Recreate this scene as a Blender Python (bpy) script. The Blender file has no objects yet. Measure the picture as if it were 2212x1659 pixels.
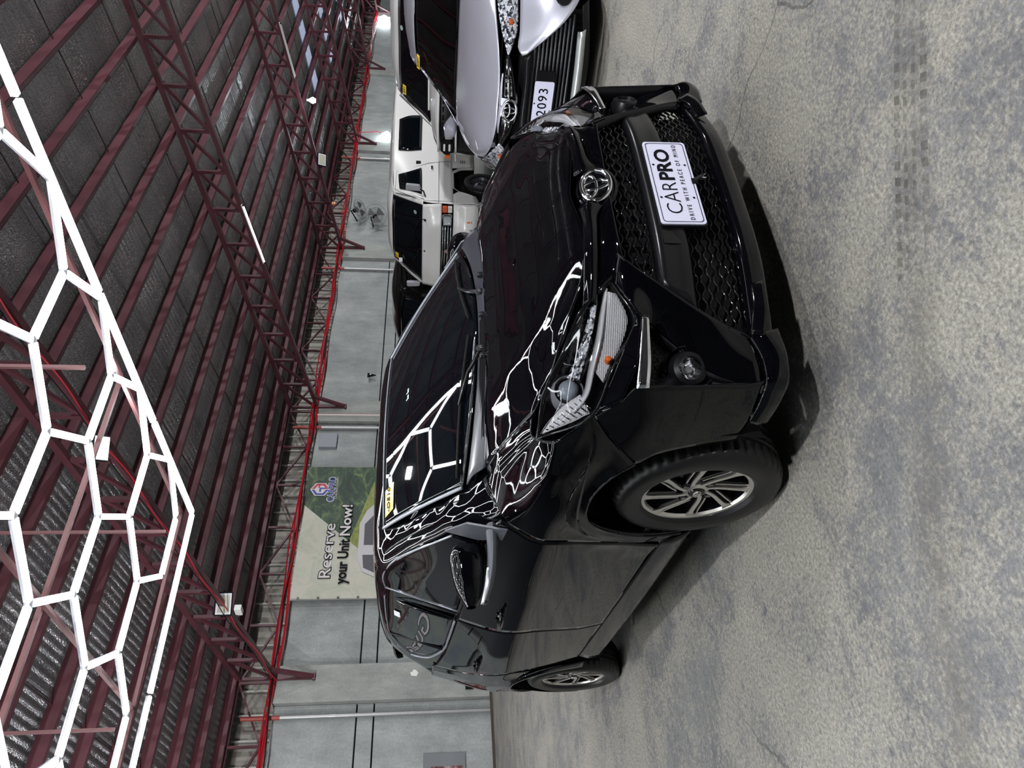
import bpy, math, random
import numpy as np
from mathutils import Vector, Matrix
random.seed(7)
PI = math.pi
S = bpy.context.scene
COL = S.collection

# ------------------------------------------------------------------ camera
CAMP = Vector((2.17513, -1.84427, 1.19999))
YAW, PITCH, ROLL, FPX = 2.52866, -0.11577, 0.0139, 1599.8
fw = Vector((math.cos(PITCH)*math.cos(YAW), math.cos(PITCH)*math.sin(YAW), math.sin(PITCH)))
r0 = fw.cross(Vector((0, 0, 1))).normalized(); u0 = r0.cross(fw)
rt = math.cos(ROLL)*r0 + math.sin(ROLL)*u0
up = -math.sin(ROLL)*r0 + math.cos(ROLL)*u0
cam = bpy.data.cameras.new('camera'); camo = bpy.data.objects.new('camera', cam); COL.objects.link(camo)
# the phone was held upright but the picture is stored on its side: picture-right is world-down
X = -up; Y = rt; Z = X.cross(Y)
camo.matrix_world = Matrix(((X.x, Y.x, Z.x, CAMP.x), (X.y, Y.y, Z.y, CAMP.y), (X.z, Y.z, Z.z, CAMP.z), (0, 0, 0, 1)))
cam.sensor_fit = 'HORIZONTAL'; cam.sensor_width = 36.0; cam.lens = FPX/2212*36.0
cam.clip_start = .05; cam.clip_end = 200
S.camera = camo

# ------------------------------------------------------------------ world and exposure
S.view_settings.view_transform = 'Standard'; S.view_settings.look = 'None'
S.view_settings.exposure = 0.0; S.view_settings.gamma = 1.0
S.view_settings.use_curve_mapping = False
W = bpy.data.worlds.new('world'); S.world = W; W.use_nodes = True
W.node_tree.nodes['Background'].inputs[0].default_value = (.62, .72, .9, 1)
W.node_tree.nodes['Background'].inputs[1].default_value = .10
S.cycles.max_bounces = 7; S.cycles.diffuse_bounces = 3; S.cycles.glossy_bounces = 4; S.cycles.transparent_max_bounces = 10
LED = 20.0        # strength of the hexagon light tubes

# ------------------------------------------------------------------ frames
AZ = math.radians(99.5)
E1 = Vector((math.cos(AZ), math.sin(AZ), 0)); E2 = Vector((-math.sin(AZ), math.cos(AZ), 0))
def R(u, v, z=0.0): return E1*u + E2*v + Vector((0, 0, z))
ROOM = Matrix(((E1.x, E2.x, 0, 0), (E1.y, E2.y, 0, 0), (0, 0, 1, 0), (0, 0, 0, 1)))

# ------------------------------------------------------------------ materials
MATS = {}
def mat(name, col=(.5, .5, .5), rough=.5, metal=0.0, emit=None, es=0.0, coat=0.0, spec=.5, fn=None, alpha=None, ior=None):
    if name in MATS: return MATS[name]
    m = bpy.data.materials.new(name); m.use_nodes = True
    nt = m.node_tree; b = nt.nodes['Principled BSDF']
    b.inputs['Base Color'].default_value = (*col, 1); b.inputs['Roughness'].default_value = rough
    b.inputs['Metallic'].default_value = metal; b.inputs['Coat Weight'].default_value = coat
    b.inputs['Coat Roughness'].default_value = .02; b.inputs['Coat IOR'].default_value = 1.44
    b.inputs['Specular IOR Level'].default_value = spec
    if ior: b.inputs['IOR'].default_value = ior
    if emit: b.inputs['Emission Color'].default_value = (*emit, 1); b.inputs['Emission Strength'].default_value = es
    if fn: fn(nt, b)
    MATS[name] = m; return m
def N(nt, t, **k):
    n = nt.nodes.new(t)
    for a, v in k.items():
        if a in n.inputs.keys() if isinstance(a, str) else False: n.inputs[a].default_value = v
        else: setattr(n, a, v)
    return n
def noise(nt, scale, detail=4, rough=.55, vec=None, dist=0.0):
    n = nt.nodes.new('ShaderNodeTexNoise'); n.inputs['Scale'].default_value = scale
    n.inputs['Detail'].default_value = detail; n.inputs['Roughness'].default_value = rough; n.inputs['Distortion'].default_value = dist
    if vec is not None: nt.links.new(vec, n.inputs['Vector'])
    return n.outputs['Fac']
def ramp(nt, fac, stops):
    r = nt.nodes.new('ShaderNodeValToRGB'); cr = r.color_ramp
    while len(cr.elements) < len(stops): cr.elements.new(.5)
    for e, (p, c) in zip(cr.elements, stops): e.position = p; e.color = (*c, 1) if len(c) == 3 else c
    nt.links.new(fac, r.inputs[0]); return r.outputs[0]
def mix(nt, f, a, b, mode='MIX'):
    m = nt.nodes.new('ShaderNodeMix'); m.data_type = 'RGBA'; m.blend_type = mode; m.clamp_result = False
    for s, v in ((m.inputs[0], f), (m.inputs[6], a), (m.inputs[7], b)):
        if hasattr(v, 'is_linked'): nt.links.new(v, s)
        else: s.default_value = v if not isinstance(v, tuple) else (*v, 1)
    return m.outputs[2]
def mth(nt, op, a, b=None, c=None, clamp=False):
    m = nt.nodes.new('ShaderNodeMath'); m.operation = op; m.use_clamp = clamp
    for s, v in zip(m.inputs, (a, b, c)):
        if v is None: continue
        if hasattr(v, 'is_linked'): nt.links.new(v, s)
        else: s.default_value = v
    return m.outputs[0]
def bump(nt, b, h, strength=.3, dist=.01):
    n = nt.nodes.new('ShaderNodeBump'); n.inputs['Strength'].default_value = strength; n.inputs['Distance'].default_value = dist
    nt.links.new(h, n.inputs['Height']); nt.links.new(n.outputs[0], b.inputs['Normal'])
def obco(nt): return nt.nodes.new('ShaderNodeTexCoord').outputs['Object']
def sep(nt, v):
    s = nt.nodes.new('ShaderNodeSeparateXYZ'); nt.links.new(v, s.inputs[0]); return s.outputs
def scalev(nt, v, s):
    m = nt.nodes.new('ShaderNodeMapping'); m.inputs['Scale'].default_value = s; nt.links.new(v, m.inputs[0]); return m.outputs[0]

paint = mat('black_car_paint', (.0012, .0013, .0022), .025, coat=1.0, spec=0.0)
glossb = mat('gloss_black_plastic', (.002, .002, .003), .06, spec=.42)
satin = mat('satin_black_plastic', (.005, .005, .0065), .34, spec=.3)
cowlm = mat('cowl_plastic', (.035, .035, .045), .3)
rubber = mat('tyre_rubber', (.006, .006, .0068), .40, spec=.4)
rubber2 = mat('matte_black', (.004, .004, .004), .8, spec=.2)
dglass = mat('dark_tinted_glass', (.0015, .0025, .004), .02, coat=.0, spec=.6)
chrome = mat('chrome', (.85, .87, .9), .06, 1.0)
gtrim = mat('grey_window_trim', (.24, .25, .28), .3, .2)
alloy = mat('machined_alloy', (.72, .70, .66), .28, .9)
alloyb = mat('black_alloy', (.01, .01, .013), .12)
brushed = mat('mirror_sail_plastic', (.085, .09, .105), .35)
lensm = None
def mk_lens(name, tint=(1, 1, 1), refl=1.0):
    m = bpy.data.materials.new(name); m.use_nodes = True; nt = m.node_tree
    for n in list(nt.nodes): nt.nodes.remove(n)
    o = nt.nodes.new('ShaderNodeOutputMaterial'); t = nt.nodes.new('ShaderNodeBsdfTransparent'); g = nt.nodes.new('ShaderNodeBsdfGlossy')
    t.inputs[0].default_value = (*tint, 1); g.inputs['Roughness'].default_value = .03
    f = nt.nodes.new('ShaderNodeFresnel'); f.inputs[0].default_value = 1.5
    x = nt.nodes.new('ShaderNodeMixShader'); nt.links.new(f.outputs[0], x.inputs[0]); nt.links.new(t.outputs[0], x.inputs[1]); nt.links.new(g.outputs[0], x.inputs[2])
    nt.links.new(x.outputs[0], o.inputs[0]); MATS[name] = m; return m
lensm = mk_lens('clear_lens'); smoke = mk_lens('smoked_glass', (.10, .12, .13)); 
def facet_fn(sc):
    def fn(nt, b):
        v = nt.nodes.new('ShaderNodeTexVoronoi'); v.inputs['Scale'].default_value = sc; nt.links.new(nt.nodes.new('ShaderNodeTexCoord').outputs['Object'], v.inputs['Vector'])
        r = nt.nodes.new('ShaderNodeValToRGB'); cr_ = r.color_ramp; cr_.elements[0].position = .25; cr_.elements[0].color = (.05, .055, .07, 1); cr_.elements[1].position = .55; cr_.elements[1].color = (.9, .92, 1, 1)
        s_ = nt.nodes.new('ShaderNodeSeparateColor'); nt.links.new(v.outputs['Color'], s_.inputs[0]); nt.links.new(s_.outputs[0], r.inputs[0]); nt.links.new(r.outputs[0], b.inputs['Base Color'])
        n = nt.nodes.new('ShaderNodeBump'); n.inputs['Strength'].default_value = .7; n.inputs['Distance'].default_value = .02; nt.links.new(v.outputs['Distance'], n.inputs['Height']); nt.links.new(n.outputs[0], b.inputs['Normal'])
    return fn
reflm = mat('lamp_reflector', (.86, .88, .94), .16, .4, fn=facet_fn(95))
whitep = mat('white_paint', (.62, .61, .60), .25, coat=.6)
silverp = mat('silver_paint', (.50, .50, .58), .32, .45, coat=1.0)
orange = mat('orange_lens', (.8, .16, .02), .2)
platew = mat('plate_white', (.74, .74, .92), .35)
ink = mat('black_ink', (.006, .006, .010), .6, spec=.1)
yellow = mat('sticker_yellow', (.95, .62, .03), .4, emit=None)
steel = mat('steel_grey', (.3, .3, .32), .35, .8)

# ------------------------------------------------------------------ mesh helpers
class MB:
    def __init__(s): s.v = []; s.f = []
    def add(s, vs, fs):
        o = len(s.v); s.v += [tuple(p) for p in vs]; s.f += [tuple(i+o for i in f) for f in fs]; return s
    def box(s, a, b, M=None):
        (x0, y0, z0), (x1, y1, z1) = a, b
        vs = [(x0, y0, z0), (x1, y0, z0), (x1, y1, z0), (x0, y1, z0), (x0, y0, z1), (x1, y0, z1), (x1, y1, z1), (x0, y1, z1)]
        if M is not None: vs = [tuple(M @ Vector(p)) for p in vs]
        return s.add(vs, [(0, 3, 2, 1), (4, 5, 6, 7), (0, 1, 5, 4), (1, 2, 6, 5), (2, 3, 7, 6), (3, 0, 4, 7)])
    def beam(s, p, q, w, h, upv=(0, 0, 1)):
        p, q = Vector(p), Vector(q); d = (q-p); L = d.length; d.normalize()
        a = d.cross(Vector(upv)); 
        if a.length < 1e-4: a = d.cross(Vector((1, 0, 0)))
        a.normalize(); b = a.cross(d)
        vs = [tuple(c + a*(w/2*i) + b*(h/2*j)) for c in (p, q) for i, j in ((-1, -1), (1, -1), (1, 1), (-1, 1))]
        return s.add(vs, [(0, 1, 2, 3), (7, 6, 5, 4), (0, 4, 5, 1), (1, 5, 6, 2), (2, 6, 7, 3), (3, 7, 4, 0)])
    def tube(s, pts, r, n=8, closed=False, flat=1.0, cap=True):
        pts = [Vector(p) for p in pts]; m = len(pts); vs = []; fs = []
        rr = r if isinstance(r, (list, tuple)) else [r]*m
        nrm = None
        for i, p in enumerate(pts):
            if closed: t = (pts[(i+1) % m]-pts[i-1])
            else: t = pts[min(i+1, m-1)]-pts[max(i-1, 0)]
            t.normalize()
            if nrm is None:
                nrm = t.cross(Vector((0, 0, 1)))
                if nrm.length < 1e-3: nrm = t.cross(Vector((1, 0, 0)))
            nrm = (nrm - t*nrm.dot(t)).normalized(); b = t.cross(nrm)
            for k in range(n):
                a = 2*PI*k/n; vs.append(tuple(p + (nrm*math.cos(a) + b*math.sin(a)*flat)*rr[i]))
        q = m if closed else m-1
        for i in range(q):
            for k in range(n):
                j = (i+1) % m; fs.append((i*n+k, i*n+(k+1) % n, j*n+(k+1) % n, j*n+k))
        if cap and not closed: fs += [tuple(range(n))[::-1], tuple((m-1)*n+k for k in range(n))]
        return s.add(vs, fs)
    def lathe(s, prof, c, axis=(0, 1, 0), n=48, a0=0.0, a1=2*PI):
        # prof: (radius, along-axis)
        ax = Vector(axis).normalized(); e = ax.cross(Vector((0, 0, 1)))
        if e.length < 1e-3: e = Vector((1, 0, 0))
        e.normalize(); g = ax.cross(e); c = Vector(c); full = abs(a1-a0-2*PI) < 1e-6
        m = n if full else n+1; vs = []
        for i in range(m):
            a = a0+(a1-a0)*i/n
            for r, h in prof: vs.append(tuple(c+ax*h+(e*math.cos(a)+g*math.sin(a))*r))
        k = len(prof); fs = []
        for i in range(n):
            j = (i+1) % m
            for q in range(k-1): fs.append((i*k+q, i*k+q+1, j*k+q+1, j*k+q))
        return s.add(vs, fs)
    def grid(s, G):
        a, b = G.shape[:2]; vs = [tuple(map(float, p)) for p in G.reshape(-1, 3)]
        return s.add(vs, [(i*b+j, i*b+j+1, (i+1)*b+j+1, (i+1)*b+j) for i in range(a-1) for j in range(b-1)])
    def prism(s, poly, a, b, f):
        # poly 2D, f maps (p, q, depth) to 3D
        n = len(poly); vs = [tuple(f(p, q, a)) for p, q in poly]+[tuple(f(p, q, b)) for p, q in poly]
        return s.add(vs, [tuple(range(n))[::-1], tuple(range(n, 2*n))]+[(i, (i+1) % n, n+(i+1) % n, n+i) for i in range(n)])
def obj(name, mb, m, parent=None, smooth=False, bevel=0.0, solid=0.0, sub=0, M=None):
    me = bpy.data.meshes.new(name)
    vs = mb.v if M is None else [tuple(M @ Vector(p)) for p in mb.v]
    me.from_pydata(vs, [], mb.f); me.update()
    me.materials.append(m)
    if smooth:
        me.polygons.foreach_set('use_smooth', [True]*len(me.polygons))
        if smooth != 'all': me.set_sharp_from_angle(angle=math.radians(38))
    o = bpy.data.objects.new(name, me); COL.objects.link(o)
    if parent is not None: o.parent = parent
    if solid: d = o.modifiers.new('thickness', 'SOLIDIFY'); d.thickness = solid; d.offset = -1
    if bevel: d = o.modifiers.new('bevel', 'BEVEL'); d.width = bevel; d.segments = 2; d.limit_method = 'ANGLE'
    return o
def tag(o, label, cat, group=None):
    o['label'] = label; o['category'] = cat
    if group: o['group'] = group
    return o
def thing(name, label, cat, loc=(0, 0, 0), rz=0.0, group=None):
    o = bpy.data.objects.new(name, None); COL.objects.link(o); o.location = loc; o.rotation_euler = (0, 0, rz)
    o.empty_display_size = .1
    return tag(o, label, cat, group)
def struct(o): o['kind'] = 'structure'; return o
def copy_tree(o, parent=None):
    c = o.copy(); COL.objects.link(c)
    if parent is not None: c.parent = parent
    for ch in list(o.children): copy_tree(ch, c)
    return c

def cr(P, n, lin=False):
    """resample a polyline to n points, smooth unless lin"""
    P = np.array(P, float); d = np.r_[0, np.cumsum(np.sqrt((np.diff(P, axis=0)**2).sum(1)))]
    if d[-1] < 1e-9: return np.repeat(P[:1], n, 0)
    t = d/d[-1]; q = np.linspace(0, 1, n)
    if lin or len(P) == 2: return np.stack([np.interp(q, t, P[:, k]) for k in range(P.shape[1])], -1)
    m = np.zeros_like(P)
    for i in range(len(P)):
        if i == 0: m[i] = (P[1]-P[0])/(t[1]-t[0]+1e-9)
        elif i == len(P)-1: m[i] = (P[-1]-P[-2])/(t[-1]-t[-2]+1e-9)
        else:
            a, b = (P[i]-P[i-1])/(t[i]-t[i-1]+1e-9), (P[i+1]-P[i])/(t[i+1]-t[i]+1e-9)
            w = (t[i]-t[i-1])/(t[i+1]-t[i-1]+1e-9); m[i] = a*(1-w)+b*w
    out = []
    for x in q:
        i = min(max(np.searchsorted(t, x)-1, 0), len(P)-2); h = t[i+1]-t[i]+1e-12; s = (x-t[i])/h
        out.append((2*s**3-3*s*s+1)*P[i]+(s**3-2*s*s+s)*h*m[i]+(-2*s**3+3*s*s)*P[i+1]+(s**3-s*s)*h*m[i+1])
    return np.array(out)
def loft(rows, nu=24, nv=24, lin_rows=False, lin_cols=False, mirror=False, fn=None, ref=None):
    A = np.array([cr(r, nu, lin_rows) for r in rows])
    # shared row parameter keeps the surface tidy
    G = np.empty((nv, nu, 3))
    dm = np.r_[0, np.cumsum(np.sqrt((np.diff(A, axis=0)**2).sum(2)).mean(1))]; dm = dm/dm[-1]
    for j in range(nu):
        if lin_cols: G[:, j] = np.stack([np.interp(np.linspace(0, 1, nv), dm, A[:, j, k]) for k in range(3)], -1)
        else:
            P = A[:, j]; t = dm; q = np.linspace(0, 1, nv); m = np.zeros_like(P)
            for i in range(len(P)):
                if i == 0: m[i] = (P[1]-P[0])/(t[1]-t[0])
                elif i == len(P)-1: m[i] = (P[-1]-P[-2])/(t[-1]-t[-2])
                else:
                    a, b = (P[i]-P[i-1])/(t[i]-t[i-1]), (P[i+1]-P[i])/(t[i+1]-t[i]); w = (t[i]-t[i-1])/(t[i+1]-t[i-1]); m[i] = a*(1-w)+b*w
            for z, x in enumerate(q):
                i = min(max(np.searchsorted(t, x)-1, 0), len(P)-2); h = t[i+1]-t[i]; s = (x-t[i])/h
                G[z, j] = (2*s**3-3*s*s+1)*P[i]+(s**3-2*s*s+s)*h*m[i]+(-2*s**3+3*s*s)*P[i+1]+(s**3-s*s)*h*m[i+1]
    if fn is not None: G = fn(G)
    if mirror: G = G*np.array([1, -1, 1])
    # outward orientation with respect to ref
    rf = np.array(ref if ref is not None else (-1.2, 0, .6)); i, j = nv//2, nu//2
    nn = np.cross(G[i, min(j+1, nu-1)]-G[i, j-1], G[min(i+1, nv-1), j]-G[i-1, j])
    if nn @ (G[i, j]-rf) < 0: G = G[:, ::-1]
    return G
def patch(name, rows, m, parent, nu=24, nv=24, mirror=False, solid=.006, both=False, label=None, **k):
    out = []
    for mi in ((False, True) if both else (mirror,)):
        G = loft(rows, nu, nv, mirror=mi, **k); mb = MB().grid(G)
        o = obj(name, mb, m, parent, smooth='all', solid=solid); out.append(o)
        if label: o['label'] = label
    return out
def text(name, s, size, m, parent, M, off=0.0, ext=.0008, align='CENTER', spacing=1.0, xs=1.0, italic=0.0, fit=None):
    c = bpy.data.curves.new(name, 'FONT'); c.body = s; c.size = size; c.offset = off; c.extrude = ext; c.align_x = align; c.align_y = 'CENTER'
    c.space_character = spacing; c.shear = italic; c.resolution_u = 3
    o = bpy.data.objects.new(name, c); COL.objects.link(o)
    dg = bpy.context.evaluated_depsgraph_get(); dg.update()
    me = bpy.data.meshes.new_from_object(o.evaluated_get(dg))
    bpy.data.objects.remove(o); bpy.data.curves.remove(c)
    if fit:
        xsx = [v.co.x for v in me.vertices]; ys_ = [v.co.y for v in me.vertices]; a, b_ = min(xsx), max(xsx); c_, d_ = min(ys_), max(ys_)
        kx = (fit[1]-fit[0])/(b_-a); ky = (fit[3]-fit[2])/(d_-c_)
        for v in me.vertices: v.co.x = fit[0]+(v.co.x-a)*kx; v.co.y = fit[2]+(v.co.y-c_)*ky
    me.transform(M @ Matrix.Diagonal((xs, 1, 1, 1))); me.materials.clear(); me.materials.append(m); me.name = name
    q = bpy.data.objects.new(name, me); COL.objects.link(q)
    if parent is not None: q.parent = parent
    return q
def frameM(o, x, y):
    o, x, y = Vector(o), Vector(x).normalized(), Vector(y).normalized(); z = x.cross(y).normalized(); y = z.cross(x)
    return Matrix(((x.x, y.x, z.x, o.x), (x.y, y.y, z.y, o.y), (x.z, y.z, z.z, o.z), (0, 0, 0, 1)))

# ================================================================== ROOM
WALLV = 11.0; UMAX = 47.0; UMIN = -9.0; VMIN = -12.0; RIDGE = -1.6
TRU = [-2.9, 3.3, 9.55, 15.75, 21.9, 28.1, 34.3, 40.5]
def zbot(v): return 3.63 + .162*(11-v)
def ztop(v): return 4.27 + .152*(11-v)
def zroof(v): return ztop(v)+.19 if v >= RIDGE else ztop(RIDGE)+.19-.152*(RIDGE-v)

def floor_fn(nt, b):
    co = obco(nt)
    big = noise(nt, .50, 5, .6, co, .6); mid = noise(nt, 2.6, 8, .70, co, .6); pat = noise(nt, 1.2, 6, .68, co, 1.0)
    fine = noise(nt, 34, 6, .78, co, .2); fine2 = noise(nt, 85, 4, .75, co); st = noise(nt, 3.5, 7, .7, scalev(nt, co, (.30, 2.6, 1)), .9)
    c = ramp(nt, mid, [(.30, (.165, .17, .185)), (.50, (.235, .238, .245)), (.70, (.33, .328, .315))])
    c = mix(nt, .45, c, ramp(nt, st, [(.3, (.26, .27, .30)), (.7, (.70, .70, .68))]), 'OVERLAY')
    # cream coloured worn skin, broken up into specks
    m1 = mth(nt, 'ADD', mth(nt, 'MULTIPLY', pat, .95), mth(nt, 'MULTIPLY', mid, .85)); m1 = mth(nt, 'ADD', m1, mth(nt, 'MULTIPLY', big, .45))
    sk = mth(nt, 'ADD', mth(nt, 'MULTIPLY', m1, .52), mth(nt, 'MULTIPLY', fine, .78))
    sk = ramp(nt, sk, [(.915, (0, 0, 0)), (1.02, (1, 1, 1))])
    c = mix(nt, mth(nt, 'MULTIPLY', sk, .66), c, ramp(nt, fine2, [(.3, (.28, .268, .228)), (.7, (.50, .485, .425))]))
    c = mix(nt, .8, c, ramp(nt, fine2, [(.28, (.22, .22, .22)), (.5, (.5, .5, .5)), (.72, (.78, .78, .78))]), 'OVERLAY')
    c = mix(nt, mth(nt, 'MULTIPLY', mth(nt, 'LESS_THAN', fine, .375), .5), c, (.09, .09, .10))
    # hairline cracks
    v = nt.nodes.new('ShaderNodeTexVoronoi'); v.feature = 'DISTANCE_TO_EDGE'; v.inputs['Scale'].default_value = .42
    w = nt.nodes.new('ShaderNodeMix'); w.data_type = 'VECTOR'; w.inputs[0].default_value = .22
    nn = nt.nodes.new('ShaderNodeTexNoise'); nn.inputs['Scale'].default_value = 2.2; nn.inputs['Detail'].default_value = 6; nt.links.new(co, nn.inputs['Vector'])
    nt.links.new(co, w.inputs[4]); nt.links.new(nn.outputs['Color'], w.inputs[5]); nt.links.new(w.outputs[1], v.inputs['Vector'])
    cf = mth(nt, 'MULTIPLY', mth(nt, 'LESS_THAN', v.outputs['Distance'], .0018), ramp(nt, big, [(.45, (0, 0, 0)), (.55, (.55, .55, .55))]))
    c = mix(nt, cf, c, (.06, .06, .06))
    # two rows of tyre prints that curve across the floor in front of the car
    s = sep(nt, nt.nodes.new('ShaderNodeNewGeometry').outputs['Position']); U, V = s[0], s[1]
    f = mth(nt, 'ADD', mth(nt, 'MULTIPLY', V, .70), mth(nt, 'ADD', mth(nt, 'MULTIPLY', mth(nt, 'MULTIPLY', V, V), .10), 1.342))
    d = mth(nt, 'MULTIPLY', mth(nt, 'SUBTRACT', U, f), .83)
    tot = None
    for off, wd, ph in ((.052, .011, 0), (.020, .007, 1.2), (-.012, .007, 2.1), (-.050, .012, .5)):
        a = mth(nt, 'ABSOLUTE', mth(nt, 'ADD', d, off)); k = mth(nt, 'LESS_THAN', a, wd)
        teeth = mth(nt, 'MULTIPLY', mth(nt, 'GREATER_THAN', mth(nt, 'SINE', mth(nt, 'ADD', mth(nt, 'MULTIPLY', V, 175), mth(nt, 'ADD', mth(nt, 'MULTIPLY', d, 130), ph))), -.15), k)
        tot = teeth if tot is None else mth(nt, 'MAXIMUM', tot, teeth)
    fade = ramp(nt, noise(nt, 6, 5, .7, co), [(.36, (.18, .18, .18)), (.60, (.85, .85, .85))])
    near = mth(nt, 'ADD', mth(nt, 'MULTIPLY', mth(nt, 'GREATER_THAN', V, -.60), .75), .10)
    c = mix(nt, mth(nt, 'MULTIPLY', mth(nt, 'MULTIPLY', tot, fade), near), c, (.06, .058, .052))
    dirt = mth(nt, 'MULTIPLY', mth(nt, 'MULTIPLY', mth(nt, 'SUBTRACT', 1.0, mth(nt, 'DIVIDE', mth(nt, 'ABSOLUTE', d), .10), clamp=True), .62), fade)
    c = mix(nt, dirt, c, (.13, .125, .11))
    c = mix(nt, 1.0, c, (.84, .82, .79), 'MULTIPLY')
    nt.links.new(c, b.inputs['Base Color'])
    nt.links.new(ramp(nt, mid, [(.3, (.42, .42, .42)), (.7, (.62, .62, .62))]), b.inputs['Roughness'])
    bump(nt, b, fine, .35, .004)
floorm = mat('worn_concrete_floor', fn=floor_fn, spec=.35)
def conc_fn(base, dark, sc=1.0):
    def fn(nt, b):
        co = obco(nt); a = noise(nt, 1.1*sc, 6, .62, co, .4); f = noise(nt, 26*sc, 4, .6, co); g = noise(nt, 4*sc, 6, .7, scalev(nt, co, (1, 1, .3)))
        c = ramp(nt, a, [(.3, dark), (.7, base)])
        c = mix(nt, .5, c, ramp(nt, g, [(.3, (.3, .3, .3)), (.7, (.62, .62, .62))]), 'OVERLAY'); c = mix(nt, .3, c, ramp(nt, f, [(.3, (.3, .3, .3)), (.7, (.7, .7, .7))]), 'OVERLAY')
        nt.links.new(c, b.inputs['Base Color']); bump(nt, b, f, .25, .004)
    return fn
wallm = mat('grey_concrete_wall', rough=.8, spec=.25, fn=conc_fn((.36, .38, .37), (.235, .25, .25)))
colm = mat('grey_concrete_column', rough=.8, spec=.25, fn=conc_fn((.34, .355, .335), (.24, .25, .24), 1.4))
foil_strength = .8
def foil_fn(nt, b):
    co = obco(nt); s = sep(nt, co)
    v = nt.nodes.new('ShaderNodeTexVoronoi'); v.inputs['Scale'].default_value = 95; nt.links.new(co, v.inputs['Vector'])
    n1 = noise(nt, 48, 3, .7, co, .3); n2 = noise(nt, .9, 3, .5, co)
    c = ramp(nt, n2, [(.3, (.33, .335, .355)), (.7, (.56, .565, .585))])
    sc_ = nt.nodes.new('ShaderNodeSeparateColor'); nt.links.new(v.outputs['Color'], sc_.inputs[0])
    # foil sparkle painted into the colour: clustered cells turned near white
    c = mix(nt, mth(nt, 'MULTIPLY', mth(nt, 'GREATER_THAN', sc_.outputs[0], .86), ramp(nt, noise(nt, 1.7, 4, .6, co), [(.45, (0, 0, 0)), (.62, (1, 1, 1))])), c, (1.0, .98, .95))
    nt.links.new(c, b.inputs['Base Color'])
    bump(nt, b, mth(nt, 'ADD', v.outputs['Distance'], mth(nt, 'MULTIPLY', n1, 1.6)), foil_strength, .02)
foilm = mat('foil_insulated_corrugated_sheet', rough=.20, metal=.80, fn=foil_fn)
cladm = mat('outer_corrugated_cladding', (.22, .205, .18), .5, .3)
def red_fn(nt, b):
    co = obco(nt); n = noise(nt, 3.5, 5, .6, co)
    nt.links.new(ramp(nt, n, [(.3, (.064, .020, .027)), (.7, (.100, .030, .040))]), b.inputs['Base Color'])
redst = mat('red_oxide_painted_steel', rough=.38, spec=.4, fn=red_fn)
redcab = mat('red_conduit', (.42, .01, .02), .35)
greyp = mat('galvanised_pipe', (.33, .33, .33), .4, .5)

fl = struct(obj('floor', MB().add([(UMIN, VMIN, 0), (UMAX, VMIN, 0), (UMAX, WALLV+.4, 0), (UMIN, WALLV+.4, 0)], [(0, 1, 2, 3)]), floorm)); fl.matrix_world = ROOM
# ---- back wall: columns, panels laid one over the other with open joints, a dark core behind
wb = struct(obj('wall_back', MB().box((UMIN, WALLV+.16, -.05), (UMAX, WALLV+.3, 3.62)), mat('wall_core', (.10, .10, .10), .9))); wb.matrix_world = ROOM
PIPEU = []
for i, u in enumerate(TRU):
    if u < UMIN: continue
    c0, c1 = u-.42, u+.22
    obj('column', MB().box((c0, WALLV-.12, 0), (c1, WALLV+.2, 3.66)), colm, wb, bevel=.012)
    u1 = TRU[i+1]-.42 if i+1 < len(TRU) else UMAX
    for z0, z1 in ((0, 1.98), (1.995, 2.265), (2.28, 3.64)):
        obj('wall_panel', MB().box((c1+.004, WALLV, z0+.006), (u1-.004, WALLV+.15, z1-.004)), wallm, wb, bevel=.008)
for z0, z1 in ((0, 1.98), (1.995, 2.265), (2.28, 3.64)):
    obj('wall_panel', MB().box((UMIN, WALLV, z0+.006), (TRU[0]-.424, WALLV+.15, z1-.004)), wallm, wb)
# dark brown skirting along the foot of the wall
bb = struct(obj('baseboard_back', MB().box((UMIN, WALLV-.14, 0), (UMAX, WALLV-.125, .045)), mat('dirty_skirting', (.05, .035, .03), .8))); bb.matrix_world = ROOM
# ---- other walls (mostly out of sight)
for nm, a, b_ in (('wall_left', (UMIN-.2, VMIN, 0), (UMIN, WALLV+.3, 5.6)), ('wall_right', (UMAX, VMIN, 0), (UMAX+.2, WALLV+.3, 5.6)), ('wall_front', (UMIN, VMIN-.2, 0), (UMAX, VMIN, 5.2))):
    o = struct(obj(nm, MB().box(a, b_), wallm)); o.matrix_world = ROOM
# cladding above the back wall, ribbed, with a gap of daylight under the eaves
cl = MB(); P = []
n = 560
for i in range(n+1):
    u = UMIN+(UMAX-UMIN)*i/n; P.append((u, WALLV+.62+.008*math.cos(i*PI)))
for i, (u, v) in enumerate(P): cl.v += [(u, v, 3.1), (u, v, 4.9)]
cl.f = [(2*i, 2*i+2, 2*i+3, 2*i+1) for i in range(n)]
o = struct(obj('wall_upper', cl, cladm)); o.matrix_world = ROOM
ub = MB()
for k in range(int((UMAX-UMIN)/.42)): ub.beam((UMIN+.2+k*.42, WALLV+.585, 3.1), (UMIN+.2+k*.42, WALLV+.585, 4.9), .03, .03, (0, 1, 0))
obj('cladding_rib', ub, mat('cladding_rib_light', (.42, .41, .38), .5), o)
# ---- ceiling: foil faced corrugated sheets, two slopes
ce = MB(); U = np.arange(UMIN, UMAX, .027)
rows = [(WALLV+.7, zroof(WALLV+.7)), (RIDGE, zroof(RIDGE)), (VMIN, zroof(VMIN))]
for k, u in enumerate(U):
    dz = .015*math.sin(2*PI*k/4+.4)
    for v, z in rows: ce.v.append((u, v, z+dz))
ce.f = [(3*i+j, 3*i+j+1, 3*i+4+j, 3*i+3+j) for i in range(len(U)-1) for j in (0, 1)]
ceil = struct(obj('ceiling', ce, foilm, smooth='all')); ceil.matrix_world = ROOM
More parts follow.
